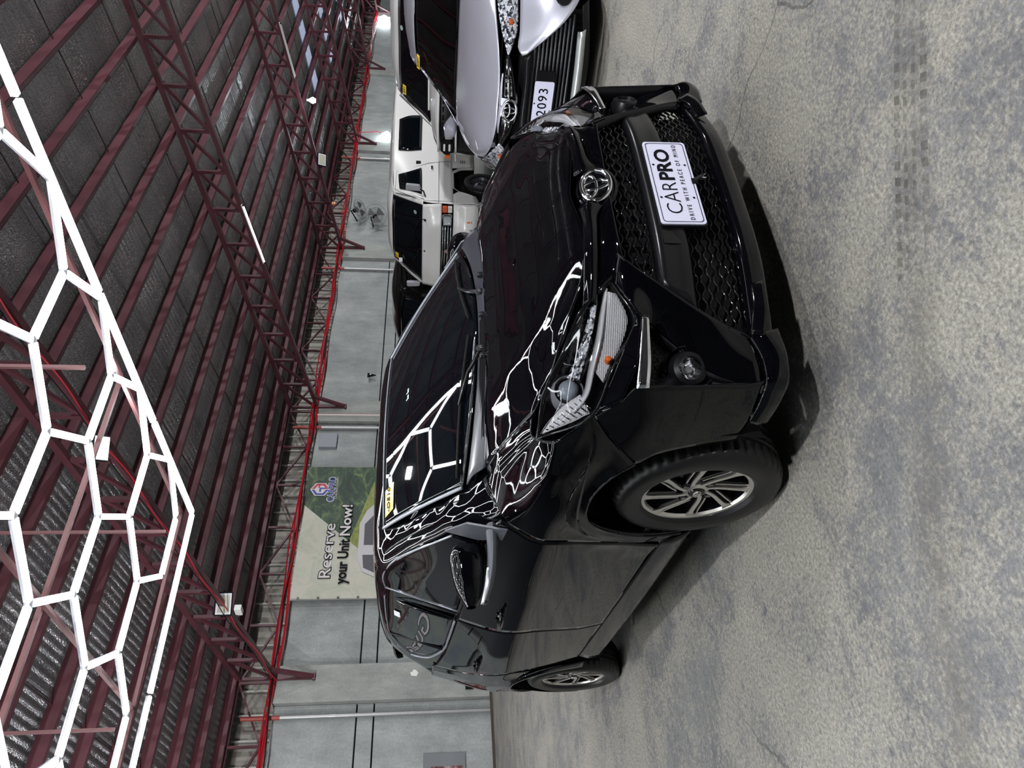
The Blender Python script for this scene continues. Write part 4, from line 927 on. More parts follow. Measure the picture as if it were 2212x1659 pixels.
# fenders
for s in (False, True):
    gapF = [(-.19, .93), (-.284, .80), (-.283, .66), (-.285, .50), (-.33, .30)]
    fr_ = []
    xs0 = np.linspace(.290, -.095, 12); he = [(x, -(hood_half(x)+.008), hoodZ(x, hood_half(x))-.001) for x in xs0]
    fr_.append(he)
    fr_.append([(x-.01, -(.675+.012*(1-i/11)), hoodZ(x, hood_half(x))-.002-.012*(i/11)+.006*(1-i/11)) for i, x in enumerate(xs0)])
    fr_.append([(.290+(-.19-.290)*i/11, -(.718+(.752-.718)*i/11), .864+(.925-.864)*(i/11)) for i in range(12)])
    def rowz(x0, z0, x1, z1): return [sp(x0+(x1-x0)*i/11, z0+(z1-z0)*i/11) for i in range(12)]
    fr_.append(rowz(.330, .818, -.235, .865)); fr_.append(rowz(.372, .77, -.278, .79)); fr_.append(rowz(.416, .722, -.281, .68)); 
    a = [(.355, .668), (.29, .695), (.20, .722), (.05, .742), (-.12, .715), (-.22, .63), (-.284, .50)]; fr_.append([sp(*q) for q in a])
    b_ = [(.306, .62), (.24, .665), (.15, .700), (.03, .713), (-.11, .685), (-.225, .57), (-.30, .40)]; fr_.append([sp(*q) for q in b_])
    c_ = [(.256, .568), (.21, .618), (.14, .655), (.03, .672), (-.10, .645), (-.225, .50), (-.262, .36), (-.262, .27)]; c_ = [sp(x, z) for x, z in c_]; fr_.append(c_)
    patch('front_fender', fr_, paint, car, 48, 60, mirror=s)
    patch('arch_lip', [c_, [(x, y+.035, z) for x, y, z in c_]], paint, car, 30, 3, mirror=s, lin_cols=True)
    # fills the wedge between arch and door gap at the sill
    patch('fender_foot', [[sp(-.262, .36), sp(-.264, .27)], [sp(-.298, .40), sp(-.335, .27)]], paint, car, 8, 8, mirror=s)
    # doors
    zt = lambda x: float(np.interp(x, [-2.4, -2.0, -1.3, -.45, -.30, -.19], [1.125, 1.075, 1.032, .985, .965, .93]))
    gF = lambda z: float(np.interp(z, [.30, .34, .50, .68, .80, .86, .93], [-.365, -.335, -.289, -.285, -.288, -.244, -.196]))
    gB = lambda z: float(np.interp(z, [.30, .375, .446, .66, .885, .99, 1.04], [-1.26, -1.31, -1.342, -1.338, -1.40, -1.405, -1.40]))
    gR = lambda z: float(np.interp(z, [.30, .36, .44, .56, .69, .80, .90, .98, 1.12], [-1.80, -1.86, -1.93, -2.03, -2.11, -2.18, -2.27, -2.345, -2.40]))
    def door(gl, gr, zb0, zb1, nm, k=9):
        rws = []
        for t_ in np.linspace(0, 1, 14):
            row = []
            for u_ in np.linspace(0, 1, 14):
                # iterate: z depends on x at the top edge
                z = zb0+(zb1-zb0)*u_+(.93-zb0-(zb1-zb0)*u_)*t_; 
                for _ in range(3):
                    x = gl(z)*(1-u_)+gr(z)*u_; z = (zb0+(zb1-zb0)*u_)*(1-t_)+zt(x)*t_
                row.append(sp(x, z))
            rws.append(row)
        return patch(nm, rws, paint, car, 40, 44, mirror=s)[0]
    fd = door(lambda z: gF(z)-.003, lambda z: gB(z)+.003, .335, .352, 'front_door'); rd = door(lambda z: gB(z)-.003, lambda z: gR(z)+.003, .355, .372, 'rear_door')
    sg = 1 if s else -1
    for dr, hx_, hz_ in ((fd, -1.17, .845), (rd, -2.06, .895)):
        yy = Y2(hx_, hz_)
        m = MB(); m.lathe([(0, -.006), (.022, -.004), (.030, .0005), (.033, .001)], (0, 0, 0), (0, sg, 0), 20)
        m.v = [(hx_+x*1.25, y+sg*(yy+.0015), hz_-.004+z) for x, y, z in m.v]; obj('handle_cup', m, chrome, dr, smooth=True)
        hm = MB().tube([(hx_+.088, sg*(yy+.020), hz_+.006), (hx_+.08, sg*(yy+.027), hz_+.006), (hx_+.04, sg*(yy+.031), hz_+.005), (hx_-.04, sg*(yy+.031), hz_+.004), (hx_-.08, sg*(yy+.026), hz_+.004), (hx_-.088, sg*(yy+.019), hz_+.004)], [.006, .011, .012, .012, .011, .006], 12)
        hm.tube([(hx_+.078, sg*(yy-.004), hz_+.006), (hx_+.078, sg*(yy+.024), hz_+.006)], .010, 8).tube([(hx_-.078, sg*(yy-.004), hz_+.004), (hx_-.078, sg*(yy+.024), hz_+.004)], .010, 8)
        obj('handle', hm, paint, dr, smooth='all')
    # quarter panel and tail
    q_ = []
    for t_ in np.linspace(0, 1, 8):
        row = []
        for u_ in np.linspace(0, 1, 16):
            z = 1.14-(1.14-.675)*t_; 
            x0 = gR(z)-.003; x1 = -2.97; x = x0+(x1-x0)*u_
            zz = z-(.0 if t_ < 1 else 0)
            row.append(sp(x, zz))
        q_.append(row)
    q_.append([sp(x, z) for x, z in ((-2.10, .60), (-2.20, .64), (-2.33, .672), (-2.455, .682), (-2.6, .66), (-2.72, .60), (-2.83, .56), (-2.97, .56))])
    patch('rear_quarter', q_, paint, car, 40, 40, mirror=s)
    arc = [sp(-2.455+.382*math.cos(a_), .29+.382*math.sin(a_)) for a_ in np.linspace(.05, PI-.2, 16)]
    arc2 = [sp(-2.455+.46*math.cos(a_), .29+.40*math.sin(a_)) for a_ in np.linspace(.05, PI-.2, 16)]
    patch('arch_flare', [arc2, arc, [(x, y+.04, z) for x, y, z in arc]], paint, car, 40, 8, mirror=s)
    # rear bumper corner
    patch('rear_bumper_side', [[sp(-2.83, .62), sp(-2.86, .45), sp(-2.84, .25)], [sp(-2.90, .62), sp(-2.93, .45), sp(-2.9, .25)], [sp(-2.99, .62), sp(-3.01, .45), sp(-2.97, .25)]], paint, car, 14, 12, mirror=s)
    # sill
    s0 = [sp(-.30, .335, -.002), sp(-1.0, .345, -.002), sp(-1.85, .372, -.002)]; s1 = [sp(-.28, .27, .004), sp(-1.0, .27, .004), sp(-1.93, .28, .004)]; s2 = [(-.28, -.755, .215), (-1.0, -.76, .215), (-1.95, -.76, .225)]; s3 = [(-.28, -.70, .20), (-1.0, -.70, .20), (-1.95, -.70, .21)]
    patch('side_sill', [s0, s1, s2, s3], glossb, car, 30, 14, mirror=s)
    o = obj('sill_seam', MB().tube([(a_[0], sg*(-a_[1]-.002), a_[2]-.004) for a_ in cr(s0, 20)], .004, 5), rubber2, car)
patch('tailgate', [[(-2.995, y*.8, 1.10) for y in np.linspace(-.55, .55, 7)], [(-3.03, y, .9) for y in np.linspace(-.6, .6, 7)], [(-3.05, y, .6) for y in np.linspace(-.66, .66, 7)], [(-3.02, y, .25) for y in np.linspace(-.66, .66, 7)]], paint, car, 16, 16)
# greenhouse
SEC = {  # x : (side z list built from Sz) crest(y,z), edge(y,z), mid(y,z), centre z
 -.14: ((.700, .950), (.640, .975), (.575, .985), .990),
 -.264: ((.690, 1.015), (.640, 1.040), (.590, 1.045), 1.078),
 -.409: ((.672, 1.092), (.615, 1.124), (.560, 1.118), 1.150),
 -.55: ((.650, 1.166), (.588, 1.198), (.530, 1.192), 1.220),
 -.668: ((.630, 1.226), (.565, 1.256), (.505, 1.244), 1.280),
 -.80: ((.608, 1.288), (.545, 1.318), (.480, 1.310), 1.345),
 -.905: ((.594, 1.335), (.535, 1.362), (.465, 1.370), 1.396),
 -1.0: ((.575, 1.380), (.530, 1.398), (.44, 1.410), 1.420),
 -1.25: ((.560, 1.402), (.510, 1.425), (.40, 1.440), 1.450),
 -1.6: ((.553, 1.410), (.500, 1.437), (.39, 1.455), 1.466),
 -2.06: ((.555, 1.405), (.500, 1.430), (.38, 1.450), 1.460),
 -2.35: ((.560, 1.375), (.500, 1.415), (.38, 1.438), 1.448),
 -2.60: ((.545, 1.320), (.490, 1.385), (.37, 1.415), 1.425),
 -2.74: ((.525, 1.25), (.46, 1.335), (.35, 1.365), 1.375),
 -2.86: ((.50, 1.13), (.44, 1.19), (.34, 1.21), 1.22),
 -2.96: ((.46, .98), (.40, 1.0), (.3, 1.0), 1.0)}
gr_rows = []
for x, (cr_, ed, md, zc) in sorted(SEC.items(), reverse=True):
    zlo = .90 if x > -2.9 else .85
    side = []
    for t_ in (0, .35, .7):
        z = zlo+(cr_[1]-.02-zlo)*t_; side.append(((Sz(z)-.012)*Sx(x), z))
    half = side+[cr_, ed, md, (md[0]*.5, md[1]+(zc-md[1])*.72)]
    pts = [(x, -y, z) for y, z in half]+[(x, 0, zc)]+[(x, y, z) for y, z in half[::-1]]
    gr_rows.append(pts)
patch('roof_and_pillars', gr_rows, paint, car, 96, 90)
# windshield
wrows = []
for f in np.linspace(0, 1, 7):
    row = []
    for y_ in np.linspace(-1, 1, 13):
        hw = .597+(.468-.597)*f; xe = -.264+(-.900+.264)*f; xc = -.025+(-.805+.025)*f; ze = 1.055+(1.368-1.055)*f; zcn = 1.004+(1.378-1.004)*f
        bul = .012*math.sin(PI*f)
        row.append((xc+(xe-xc)*y_*y_+bul*.4, y_*hw, zcn+(ze-zcn)*y_*y_+bul+.006))
    wrows.append(row)
ws = patch('windshield', wrows, dglass, car, 40, 30, solid=.004)[0]
obj('windshield_seal', MB().tube([tuple(np.array(p)+np.array((0, 0, .003))) for p in cr([r[0] for r in wrows], 30)], .007, 8), gtrim, ws, smooth='all'); obj('windshield_seal', MB().tube([tuple(np.array(p)+np.array((0, 0, .003))) for p in cr([r[-1] for r in wrows], 30)], .007, 8), gtrim, ws, smooth='all')
obj('header_seal', MB().tube([tuple(np.array(p)+np.array((0, 0, .002))) for p in cr(wrows[-1], 30)], .004, 6), gtrim, ws, smooth='all')
def wsp(f, y, up_=0.006):       # a point on the windshield
    hw = .597+(.468-.597)*f; yn = y/hw; xe = -.264+(-.900+.264)*f; xc = -.025+(-.805+.025)*f; ze = 1.055+.313*f; zcn = 1.004+.374*f; bul = .012*math.sin(PI*f)
    return Vector((xc+(xe-xc)*yn*yn+bul*.4, y, zcn+(ze-zcn)*yn*yn+bul+.006+up_))
# registration sticker and small marks on the glass
a, b_, c = wsp(.93, -.432), wsp(.955, -.325), wsp(.86, -.345); 
def quadp(nm, pts, m, par, th=.001): return obj(nm, MB().add(pts, [(0, 1, 2, 3)]), m, par, solid=th)
st = quadp('registration_sticker', [wsp(.955, -.438), wsp(.83, -.438), wsp(.83, -.330), wsp(.955, -.330)], yellow, ws)
Ms = frameM(wsp(.893, -.383, .0085), wsp(.893, -.30)-wsp(.893, -.40), wsp(.96, -.383)-wsp(.83, -.383))
text('sticker_number', 'D510', .042, ink, st, Ms @ Matrix.Translation((.008, 0, 0)), .0008); text('sticker_number', '83', .016, ink, st, Ms @ Matrix.Translation((-.046, -.006, 0))); text('sticker_heading', 'REGISTERED', .007, mat('sticker_red', (.6, .1, .03), .5), st, Ms @ Matrix.Translation((0, .022, 0)), spacing=1.3)
for k, y in enumerate((.012, -.022)):
    p = wsp(.66, y, .007); obj('white_mark', MB().add([wsp(.66, y, .007), wsp(.66, y+.022, .007), wsp(.675, y+.022, .007), wsp(.675, y, .007)], [(0, 1, 2, 3)]).add([wsp(.675, y, .007), wsp(.69, y, .007), wsp(.69, y+.006, .007), wsp(.675, y+.006, .007)], [(0, 1, 2, 3)]), mat('mark_white', (.7, .9, .85), .5), ws)
# cowl panel with louvres, wipers, nozzles
cwl = []
for f, z_ in ((0, .978), (.5, .988), (1, 1.004)):
    cwl.append([((.052-.41*y*y)*(1-f)+(-.018-.58*y*y)*f-.004, y, (z_+(.012*abs(y)/.6 if f < .5 else .045*(abs(y)/.6)**2))) for y in np.linspace(-.60, .60, 17)])
cw = patch('cowl_panel', cwl, cowlm, car, 40, 10)[0]
for k in range(5):
    f = .10+.16*k; obj('louvre', MB().tube([((.052-.41*y*y)*(1-f)+(-.018-.58*y*y)*f, y, .982+.02*f+.016*abs(y)/.6) for y in np.linspace(-.50, -.02, 14)], .0026, 5), rubber2, cw)
for y in (.20, -.20, -.02): obj('washer_nozzle', MB().lathe([(0, .012), (.010, .009), (.013, 0), (.014, -.01)], (.035-.41*y*y, y, .995), (0, 0, 1), 10), satin, car, smooth=True)
for nm, piv, tip, e0, e1 in (('wiper', (.01, -.16, .998), None, (-.085, -.05), (-.215, -.56)), ('wiper', (.01, .12, .995), None, (-.16, .52), (-.075, .03))):
    A0, A1 = wsp(.035, e0[1], .014), wsp(.03, e1[1], .014)
    w = obj('wiper', MB().tube([tuple(A0.lerp(A1, k/10)+Vector((0, 0, .010*math.sin(PI*k/10)))) for k in range(11)], .0065, 8), rubber2, car, smooth='all')
    obj('wiper_arm', MB().tube([piv, tuple(Vector(piv).lerp(A0.lerp(A1, .5), .4)+Vector((-.01, 0, .022))), tuple(A0.lerp(A1, .5)+Vector((0, 0, .016)))], [.009, .007, .005], 8), satin, w, smooth='all')
    obj('wiper_knob', MB().lathe([(0, .02), (.012, .016), (.014, -.01)], piv, (0, 0, 1), 12), satin, w, smooth='all')
# side glass, trims, mirrors
for s in (False, True):
    sg = 1 if s else -1
    def G(x, z, d=.0): return (x, -((Sz(z))*Sx(x)+.002+d), z)
    ft = [(-.45, 1.095), (-.56, 1.155), (-.72, 1.240), (-.87, 1.308), (-1.02, 1.355), (-1.25, 1.385), (-1.312, 1.378)]
    fb = [(-.46, 1.00), (-.65, 1.008), (-.85, 1.017), (-1.0, 1.024), (-1.15, 1.031), (-1.255, 1.037), (-1.268, 1.040)]
    fg = patch('front_side_glass', [[G(*q) for q in fb], [G((a_[0]+b2[0])/2, (a_[1]+b2[1])/2) for a_, b2 in zip(ft, fb)], [G(*q) for q in ft]], dglass, car, 40, 14, mirror=s, solid=.004)[0]
    rt_ = [(-1.455, 1.388), (-1.6, 1.390), (-1.85, 1.389), (-2.06, 1.376), (-2.19, 1.335), (-2.285, 1.270)]
    rb_ = [(-1.425, 1.052), (-1.55, 1.060), (-1.75, 1.074), (-1.94, 1.090), (-2.10, 1.13), (-2.225, 1.185)]
    rg = patch('rear_side_glass', [[G(*q) for q in rb_], [G((a_[0]+b2[0])/2, (a_[1]+b2[1])/2) for a_, b2 in zip(rt_, rb_)], [G(*q) for q in rt_]], dglass, car, 40, 14, mirror=s, solid=.004)[0]
    mir = lambda pts: [(p[0], -p[1], p[2]) for p in pts] if s else pts
    obj('window_trim', MB().tube(mir(cr([G(*q, .004) for q in ft+[(-1.268, 1.040)]][:7], 60)), .0040, 8), gtrim, fg, smooth='all')
    obj('pillar_trim', MB().tube(mir(cr([G(-1.316, 1.378, .004), G(-1.272, 1.036, .004)], 12)), .0045, 8), gtrim, fg, smooth='all')
    obj('sill_trim', MB().tube(mir(cr([G(*q, .005) for q in [(-.46, .994), (-.85, 1.010), (-1.27, 1.034)]], 16)), .0075, 8), satin, fg, smooth='all')
    obj('window_trim', MB().tube(mir(cr([G(*q, .004) for q in rt_], 40)), .0038, 8), gtrim, rg, smooth='all')
    obj('sill_trim', MB().tube(mir(cr([G(*q, .005) for q in [(-1.43, 1.046), (-1.75, 1.066), (-1.94, 1.082), (-2.10, 1.122), (-2.235, 1.18), (-2.29, 1.262)]], 30)), .0062, 8), gtrim, rg, smooth='all')
    obj('divider_bar', MB().tube(mir([G(-2.035, 1.376, .004), G(-1.955, 1.092, .004)]), .008, 8), satin, rg, smooth='all')
    obj('door_frame_gap', MB().tube(mir([G(-1.40, .99, .001), G(-1.392, 1.20, .001), G(-1.405, 1.392, .001), (-1.41, -.51, 1.425)]), .0022, 5), rubber2, car)
    obj('roof_ditch', MB().tube(mir(cr([(-.35, -.655, 1.072), (-.668, -.600, 1.246), (-.905, -.568, 1.352), (-1.25, -.535, 1.42), (-1.6, -.53, 1.432), (-2.06, -.53, 1.428), (-2.4, -.525, 1.40), (-2.62, -.512, 1.36)], 40)), .0035, 5), satin, car, smooth='all')
    if not s: quadp('white_sticker', mir([G(-1.60, 1.345, .004), G(-1.60, 1.315, .004), G(-1.675, 1.315, .004), G(-1.675, 1.345, .004)]), mat('paper_white', (.85, .85, .87), .5), rg)
    # mirror : grey sail plate, arm, housing, indicator
    sail = MB().add(mir([(-.445, -.680, 1.120), (-.300, -.715, 1.045), (-.245, -.768, .905), (-.325, -.770, .915), (-.40, -.735, 1.00)]), [(0, 1, 2, 3, 4)])
    mr = obj('side_mirror', sail, brushed, car, solid=.008)
    arm = []
    for y, x, z, rx, rz in ((.735, -.300, .958, .045, .022), (.80, -.35, .953, .038, .018), (.88, -.405, .957, .034, .015), (.955, -.468, .976, .026, .009)):
        arm.append([(x+rx*math.cos(a_), sg*y, z+rz*math.sin(a_)) for a_ in np.linspace(0, 2*PI, 13)])
    patch('mirror_arm', arm, brushed, mr, 20, 14, solid=0, ref=(-.34, sg*.86, .965))
    hs = []
    for y, xf, xb, z0, z1 in ((.738, -.44, -.48, .99, 1.07), (.746, -.412, -.505, .976, 1.088), (.78, -.395, -.515, .967, 1.102), (.84, -.400, -.520, .968, 1.097), (.90, -.422, -.525, .978, 1.080), (.937, -.452, -.53, .99, 1.058), (.960, -.487, -.525, 1.008, 1.040)):
        cx, cz = (xf+xb)/2, (z0+z1)/2; rx, rz = (xf-xb)/2, (z1-z0)/2; row = []
        for a_ in np.linspace(0, 2*PI, 25):
            ca, sa = math.cos(a_), math.sin(a_); e_ = .72
            row.append((cx+rx*math.copysign(abs(ca)**e_, ca), sg*y, cz+rz*math.copysign(abs(sa)**e_, sa)-.004*ca))
        hs.append(row)
    patch('mirror_housing', hs, paint, mr, 40, 30, solid=0, ref=(-.38, sg*.89, 1.04), lin_rows=False)
    patch('mirror_indicator', [[(-.372, sg*.86, .974), (-.410, sg*.915, .981), (-.462, sg*.963, .993)], [(-.366, sg*.86, .958), (-.405, sg*.92, .965), (-.458, sg*.967, .983)]], mat('indicator_lens', (.55, .55, .6), .12, .6), mr, 14, 4, solid=.006)
    obj('mirror_seam', MB().tube([(-.396, sg*.78, 1.01), (-.401, sg*.84, 1.01), (-.422, sg*.90, 1.013), (-.452, sg*.937, 1.016)], .0015, 5), rubber2, mr)
    # rear lamp edge and spoiler fin, visible at the outline
    patch('rear_lamp', [[sp(x, z, .003) for x in (-2.66, -2.8, -2.94)] for z in (1.0, .94, .88, .80)], mat('dark_red_lens', (.03, .002, .004), .06), car, 14, 10, mirror=s)
sp_ = [[(-2.56, y, 1.435-.05*(y/.5)**2) for y in np.linspace(-.52, .52, 11)], [(-2.75, y, 1.425-.05*(y/.5)**2) for y in np.linspace(-.52, .52, 11)], [(-2.92, y, 1.39-.05*(y/.5)**2) for y in np.linspace(-.49, .49, 11)], [(-2.90, y, 1.37-.05*(y/.5)**2) for y in np.linspace(-.49, .49, 11)]]
patch('roof_spoiler', sp_, paint, car, 24, 14)
obj('washer_spot', MB().lathe([(0, .004), (.011, .003), (.013, 0)], (.32, -.02, hoodZ(.32, -.02)), (.3, 0, .95), 14), paint, car)
for wx in (0, -2.455):
    for s in (-1, 1): wheel_parts(car, (wx, s*.762, .2885), s, .2885, .191, .175, 'alloy')

# ================================================================== PARKED VEHICLES (all face along the wall towards the camera side)
def vehicle(lab, u, v, cat='car', name='car'): return thing(name, lab, cat, R(u, v, 0), AZ+PI)
def both(r, s): return [(a, s*b_, c) for a, b_, c in r]
def sym(r):   # r given for y >= 0 from centre outwards; returns the full width row
    return [(a, -b_, c) for a, b_, c in r[::-1] if b_ > 1e-6]+[(a, b_, c) for a, b_, c in r]
dark = rubber2
def inner_block(par, boxes): 
    m = MB()
    for a, b_ in boxes: m.box(a, b_)
    obj('inner_body', m, dark, par)

# ---- silver sedan, only its front half shows
vs = vehicle('silver sedan with plate 2093 parked behind the black hatchback, at the top edge', 2.85, .50, name='sedan_car')
RF = (-2.0, 0, .6)
hood = [sym([(-.06, 0, .722), (-.09, .20, .722), (-.15, .34, .735), (-.27, .48, .752), (-.42, .60, .765)]),
        sym([(-.25, 0, .80), (-.28, .22, .805), (-.33, .42, .812), (-.45, .58, .815), (-.60, .68, .815)]),
        sym([(-.60, 0, .905), (-.62, .25, .908), (-.66, .45, .905), (-.74, .60, .895), (-.84, .72, .875)]),
        sym([(-1.02, 0, .985), (-1.03, .25, .985), (-1.06, .45, .98), (-1.11, .62, .965), (-1.18, .735, .94)])]
patch('hood', hood, silverp, vs, 40, 24, ref=RF)
0 and obj('hood_crease', MB().tube(cr([(-.20, .30, .785), (-.6, .40, .91), (-1.0, .48, .983)], 20), .004, 5), silverp, vs)
for s in (-1, 1):
    patch('front_fender', [both([(-.74, .80, .72), (-1.2, .79, .90), (-1.55, .775, .95), (-1.95, .78, .96)], s), both([(-.60, .70, .805), (-.86, .735, .878), (-1.2, .752, .938), (-1.95, .74, .99)], s)], silverp, vs, 20, 4, ref=RF)
    patch('front_fender', [both([(-.74, .80, .72), (-1.2, .79, .90), (-1.55, .775, .95), (-1.95, .78, .96)], s), both([(-.70, .83, .62), (-.95, .855, .72), (-1.35, .86, .70), (-1.95, .855, .66)], s), both([(-.60, .82, .45), (-.72, .85, .60), (-.95, .865, .665), (-1.20, .865, .55)], s)], silverp, vs, 24, 14, ref=RF)
    patch('body_side', [both([(-1.95, .78, .96), (-3., .80, .98), (-4.2, .70, .98)], s), both([(-1.95, .855, .66), (-3., .86, .66), (-4.3, .78, .66)], s), both([(-1.30, .84, .30), (-3., .85, .25), (-4.3, .76, .30)], s)], silverp, vs, 20, 16, ref=RF)
    # headlight
    hl = patch('headlight', [both([(-.14, .325, .672), (-.26, .46, .722), (-.42, .60, .752), (-.60, .715, .765), (-.86, .80, .765)], s), both([(-.14, .325, .668), (-.26, .48, .655), (-.40, .62, .66), (-.58, .74, .68), (-.86, .80, .76)], s), both([(-.14, .325, .664), (-.20, .46, .618), (-.32, .61, .618), (-.50, .75, .622), (-.86, .815, .72)], s)],
               mat('crystal_lamp', (.82, .84, .9), .12, .3, fn=facet_fn(60)), vs, 28, 12, ref=RF)[0]
    patch('lens', [both([(-.125, .325, .676), (-.25, .46, .727), (-.41, .60, .757), (-.59, .72, .769), (-.86, .805, .768)], s), both([(-.115, .325, .668), (-.215, .48, .672), (-.35, .62, .69), (-.53, .75, .71), (-.86, .815, .76)], s), both([(-.125, .325, .660), (-.19, .46, .614), (-.31, .61, .614), (-.49, .755, .618), (-.86, .82, .718)], s)], lensm, hl, 24, 12, solid=0, ref=RF)
    obj('signal_bulb', MB().lathe([(0, .02), (.016, .012), (.018, -.01)], (-.262, s*.50, .655), (1, 0, 0), 12), orange, hl, smooth=True)
    # black band between headlight and emblem
    patch('upper_grille', [both([(-.03, .07, .70), (-.06, .2, .70), (-.13, .325, .685)], s), both([(-.0, .07, .60), (-.03, .2, .625), (-.12, .325, .655)], s)], glossb, vs, 14, 5, ref=RF)
    obj('grille_slat', MB().tube(cr(both([(-.0, .08, .655), (-.03, .2, .665), (-.12, .32, .668)], s), 12), .007, 6), chrome, vs)
    # silver wing of the bumper
    w1 = [(-.02, .37, .585), (-.04, .40, .612), (-.12, .48, .606), (-.25, .62, .606), (-.45, .78, .606), (-.62, .82, .60)]
    w2 = [(-.00, .39, .56), (.0, .47, .52), (-.04, .56, .48), (-.14, .70, .45), (-.34, .80, .45), (-.60, .835, .45)]
    w3 = [(-.0, .40, .545), (.02, .52, .43), (.0, .62, .33), (-.07, .73, .245), (-.25, .80, .22), (-.60, .84, .22)]
    patch('bumper_wing', [both(w1, s), both(w2, s), both(w3, s)], silverp, vs, 24, 16, ref=RF)
    obj('fog_cover', MB().lathe([(0, .004), (.05, .004), (.055, -.004)], (-.085, s*.74, .345), (.8, s*.5, 0), 20), satin, vs)
    # emblem ground wings
    patch('nose_wing', [both([(-.04, .0, .715), (-.06, .14, .715), (-.085, .22, .705)], s), both([(.0, .0, .60), (-.01, .07, .59), (-.08, .22, .70)], s)], silverp, vs, 12, 6, ref=RF)
patch('bumper_bar', [sym([(.0, 0, .566), (-.0, .2, .562), (-.02, .36, .572)]), sym([(.025, 0, .545), (.025, .2, .543), (.0, .37, .552)]), sym([(.01, 0, .522), (.01, .2, .520), (-.005, .39, .528)])], satin, vs, 24, 8, ref=RF)
obj('grille_backing', MB().box((-.20, -.40, .20), (-.10, .40, .58)).box((-.24, -.62, .18), (-.16, .62, .34)), dark, vs)
for k in range(10):
    z = .50-.027*k; hw = .40+.25*(.52-z)/.28
    obj('grille_slat', MB().tube([(-.02-.06*(abs(y)/.6)**2, y, z) for y in np.linspace(-hw, hw, 13)], .0075, 6, flat=1), mat('slat_grey', (.05, .05, .06), .35), vs)
patch('lower_lip', [sym([(.02, 0, .225), (.015, .3, .228), (-.02, .55, .235)]), sym([(.045, 0, .195), (.04, .3, .197), (.0, .56, .205)]), sym([(.02, 0, .165), (.015, .3, .168), (-.02, .57, .18)])], mat('silver_lip', (.5, .52, .52), .3, .6), vs, 24, 10, ref=RF)
patch('under_lip', [sym([(.015, 0, .165), (.01, .3, .165), (-.06, .70, .215)]), sym([(-.02, 0, .13), (-.03, .4, .13), (-.12, .72, .17)])], satin, vs, 24, 4, ref=RF)
E_ = Vector((.012, 0, .642)); oval_logo('emblem', frameM(E_, (0, 1, 0), (-.15, 0, 1)), .150, chrome, vs, .055, glossb)
Mq = frameM((.028, .03, .417), (0, 1, 0), (0, 0, 1))
pq = obj('number_plate', MB().prism(rr(.39, .135, .012), -.004, 0, lambda p, q, d: Mq @ Vector((p, q, d))), platew, vs)
text('plate_lettering', 'I 2093', .092, ink, pq, Mq @ Matrix.Translation((.02, 0, .001)), .0006, .0004, spacing=1.15)
obj('plate_holder', MB().box((.0, .12, .35), (.022, .29, .475)), satin, vs)
obj('plate_hole', MB().lathe([(0, .002), (.006, .002)], (.028, .07, .475), (1, 0, 0), 12), ink, pq)
# cabin
cab = [sym([(-1.10, 0, .96), (-1.14, .40, .955), (-1.26, .70, .945)]), sym([(-1.50, 0, 1.15), (-1.53, .38, 1.14), (-1.62, .66, 1.10)]), sym([(-1.95, 0, 1.345), (-1.97, .35, 1.335), (-2.02, .56, 1.315)])]
wsx = patch('windshield', cab, smoke, vs, 24, 16, ref=RF)[0]
patch('roof', [sym([(-1.95, 0, 1.355), (-1.97, .35, 1.345), (-2.04, .58, 1.32)]), sym([(-2.15, 0, 1.42), (-2.2, .35, 1.41), (-2.25, .60, 1.375)]), sym([(-2.7, 0, 1.465), (-2.7, .35, 1.455), (-2.7, .60, 1.41)]), sym([(-3.6, 0, 1.42), (-3.6, .35, 1.41), (-3.6, .56, 1.37)])], silverp, vs, 30, 24, ref=RF)
for s in (-1, 1):
    patch('windshield_pillar', [both([(-1.20, .73, .95), (-1.62, .66, 1.10), (-2.04, .565, 1.318), (-2.4, .60, 1.385)], s), both([(-1.30, .76, .95), (-1.72, .70, 1.10), (-2.15, .625, 1.305), (-2.5, .635, 1.36)], s)], silverp, vs, 24, 5, ref=RF)
    patch('side_glass', [both([(-1.40, .765, .965), (-2.4, .78, .985), (-3.5, .70, 1.0)], s), both([(-1.95, .67, 1.19), (-2.5, .64, 1.355), (-3.4, .58, 1.30)], s)], dglass, vs, 20, 8, ref=RF)
    m = patch('side_mirror', [[(-1.50, s*.80, 1.0), (-1.52, s*.82, .97), (-1.56, s*.80, .96), (-1.56, s*.80, 1.0), (-1.50, s*.80, 1.0)], [(-1.42, s*.90, 1.06), (-1.42, s*.92, .96), (-1.56, s*.92, .94), (-1.58, s*.92, 1.07), (-1.42, s*.90, 1.06)], [(-1.50, s*1.02, 1.05), (-1.50, s*1.02, .99), (-1.56, s*1.02, .98), (-1.57, s*1.02, 1.05), (-1.50, s*1.02, 1.05)]], silverp, vs, 16, 10, solid=0, ref=(-1.5, s*.9, 1.0), lin_rows=True)
obj('dashboard', MB().box((-1.9, -.62, .80), (-1.30, .62, .955)), mat('dash_grey', (.035, .035, .04), .7), vs, bevel=.02)
for s in (-1, 1): obj('front_seat', MB().prism([(-2.5, .5), (-2.2, .5), (-2.32, 1.2), (-2.45, 1.22)], s*.36-.2, s*.36+.2, lambda p, q, d: (p, d, q)), mat('seat_grey', (.05, .045, .045), .8), vs, bevel=.03)
obj('cabin_back', MB().box((-3.4, -.56, .4), (-3.3, .56, 1.35)), dark, vs)
def yst(par, M, w, h, s='M0891'): 
    o = obj('registration_sticker', MB().prism([(-w/2, -h/2), (w/2, -h/2), (w/2, h/2), (-w/2, h/2)], 0, .001, lambda p, q, d: M @ Vector((p, q, d))), yellow, par)
    text('sticker_number', s, h*.8, ink, o, M @ Matrix.Translation((0, 0, .002)), h*.01); return o
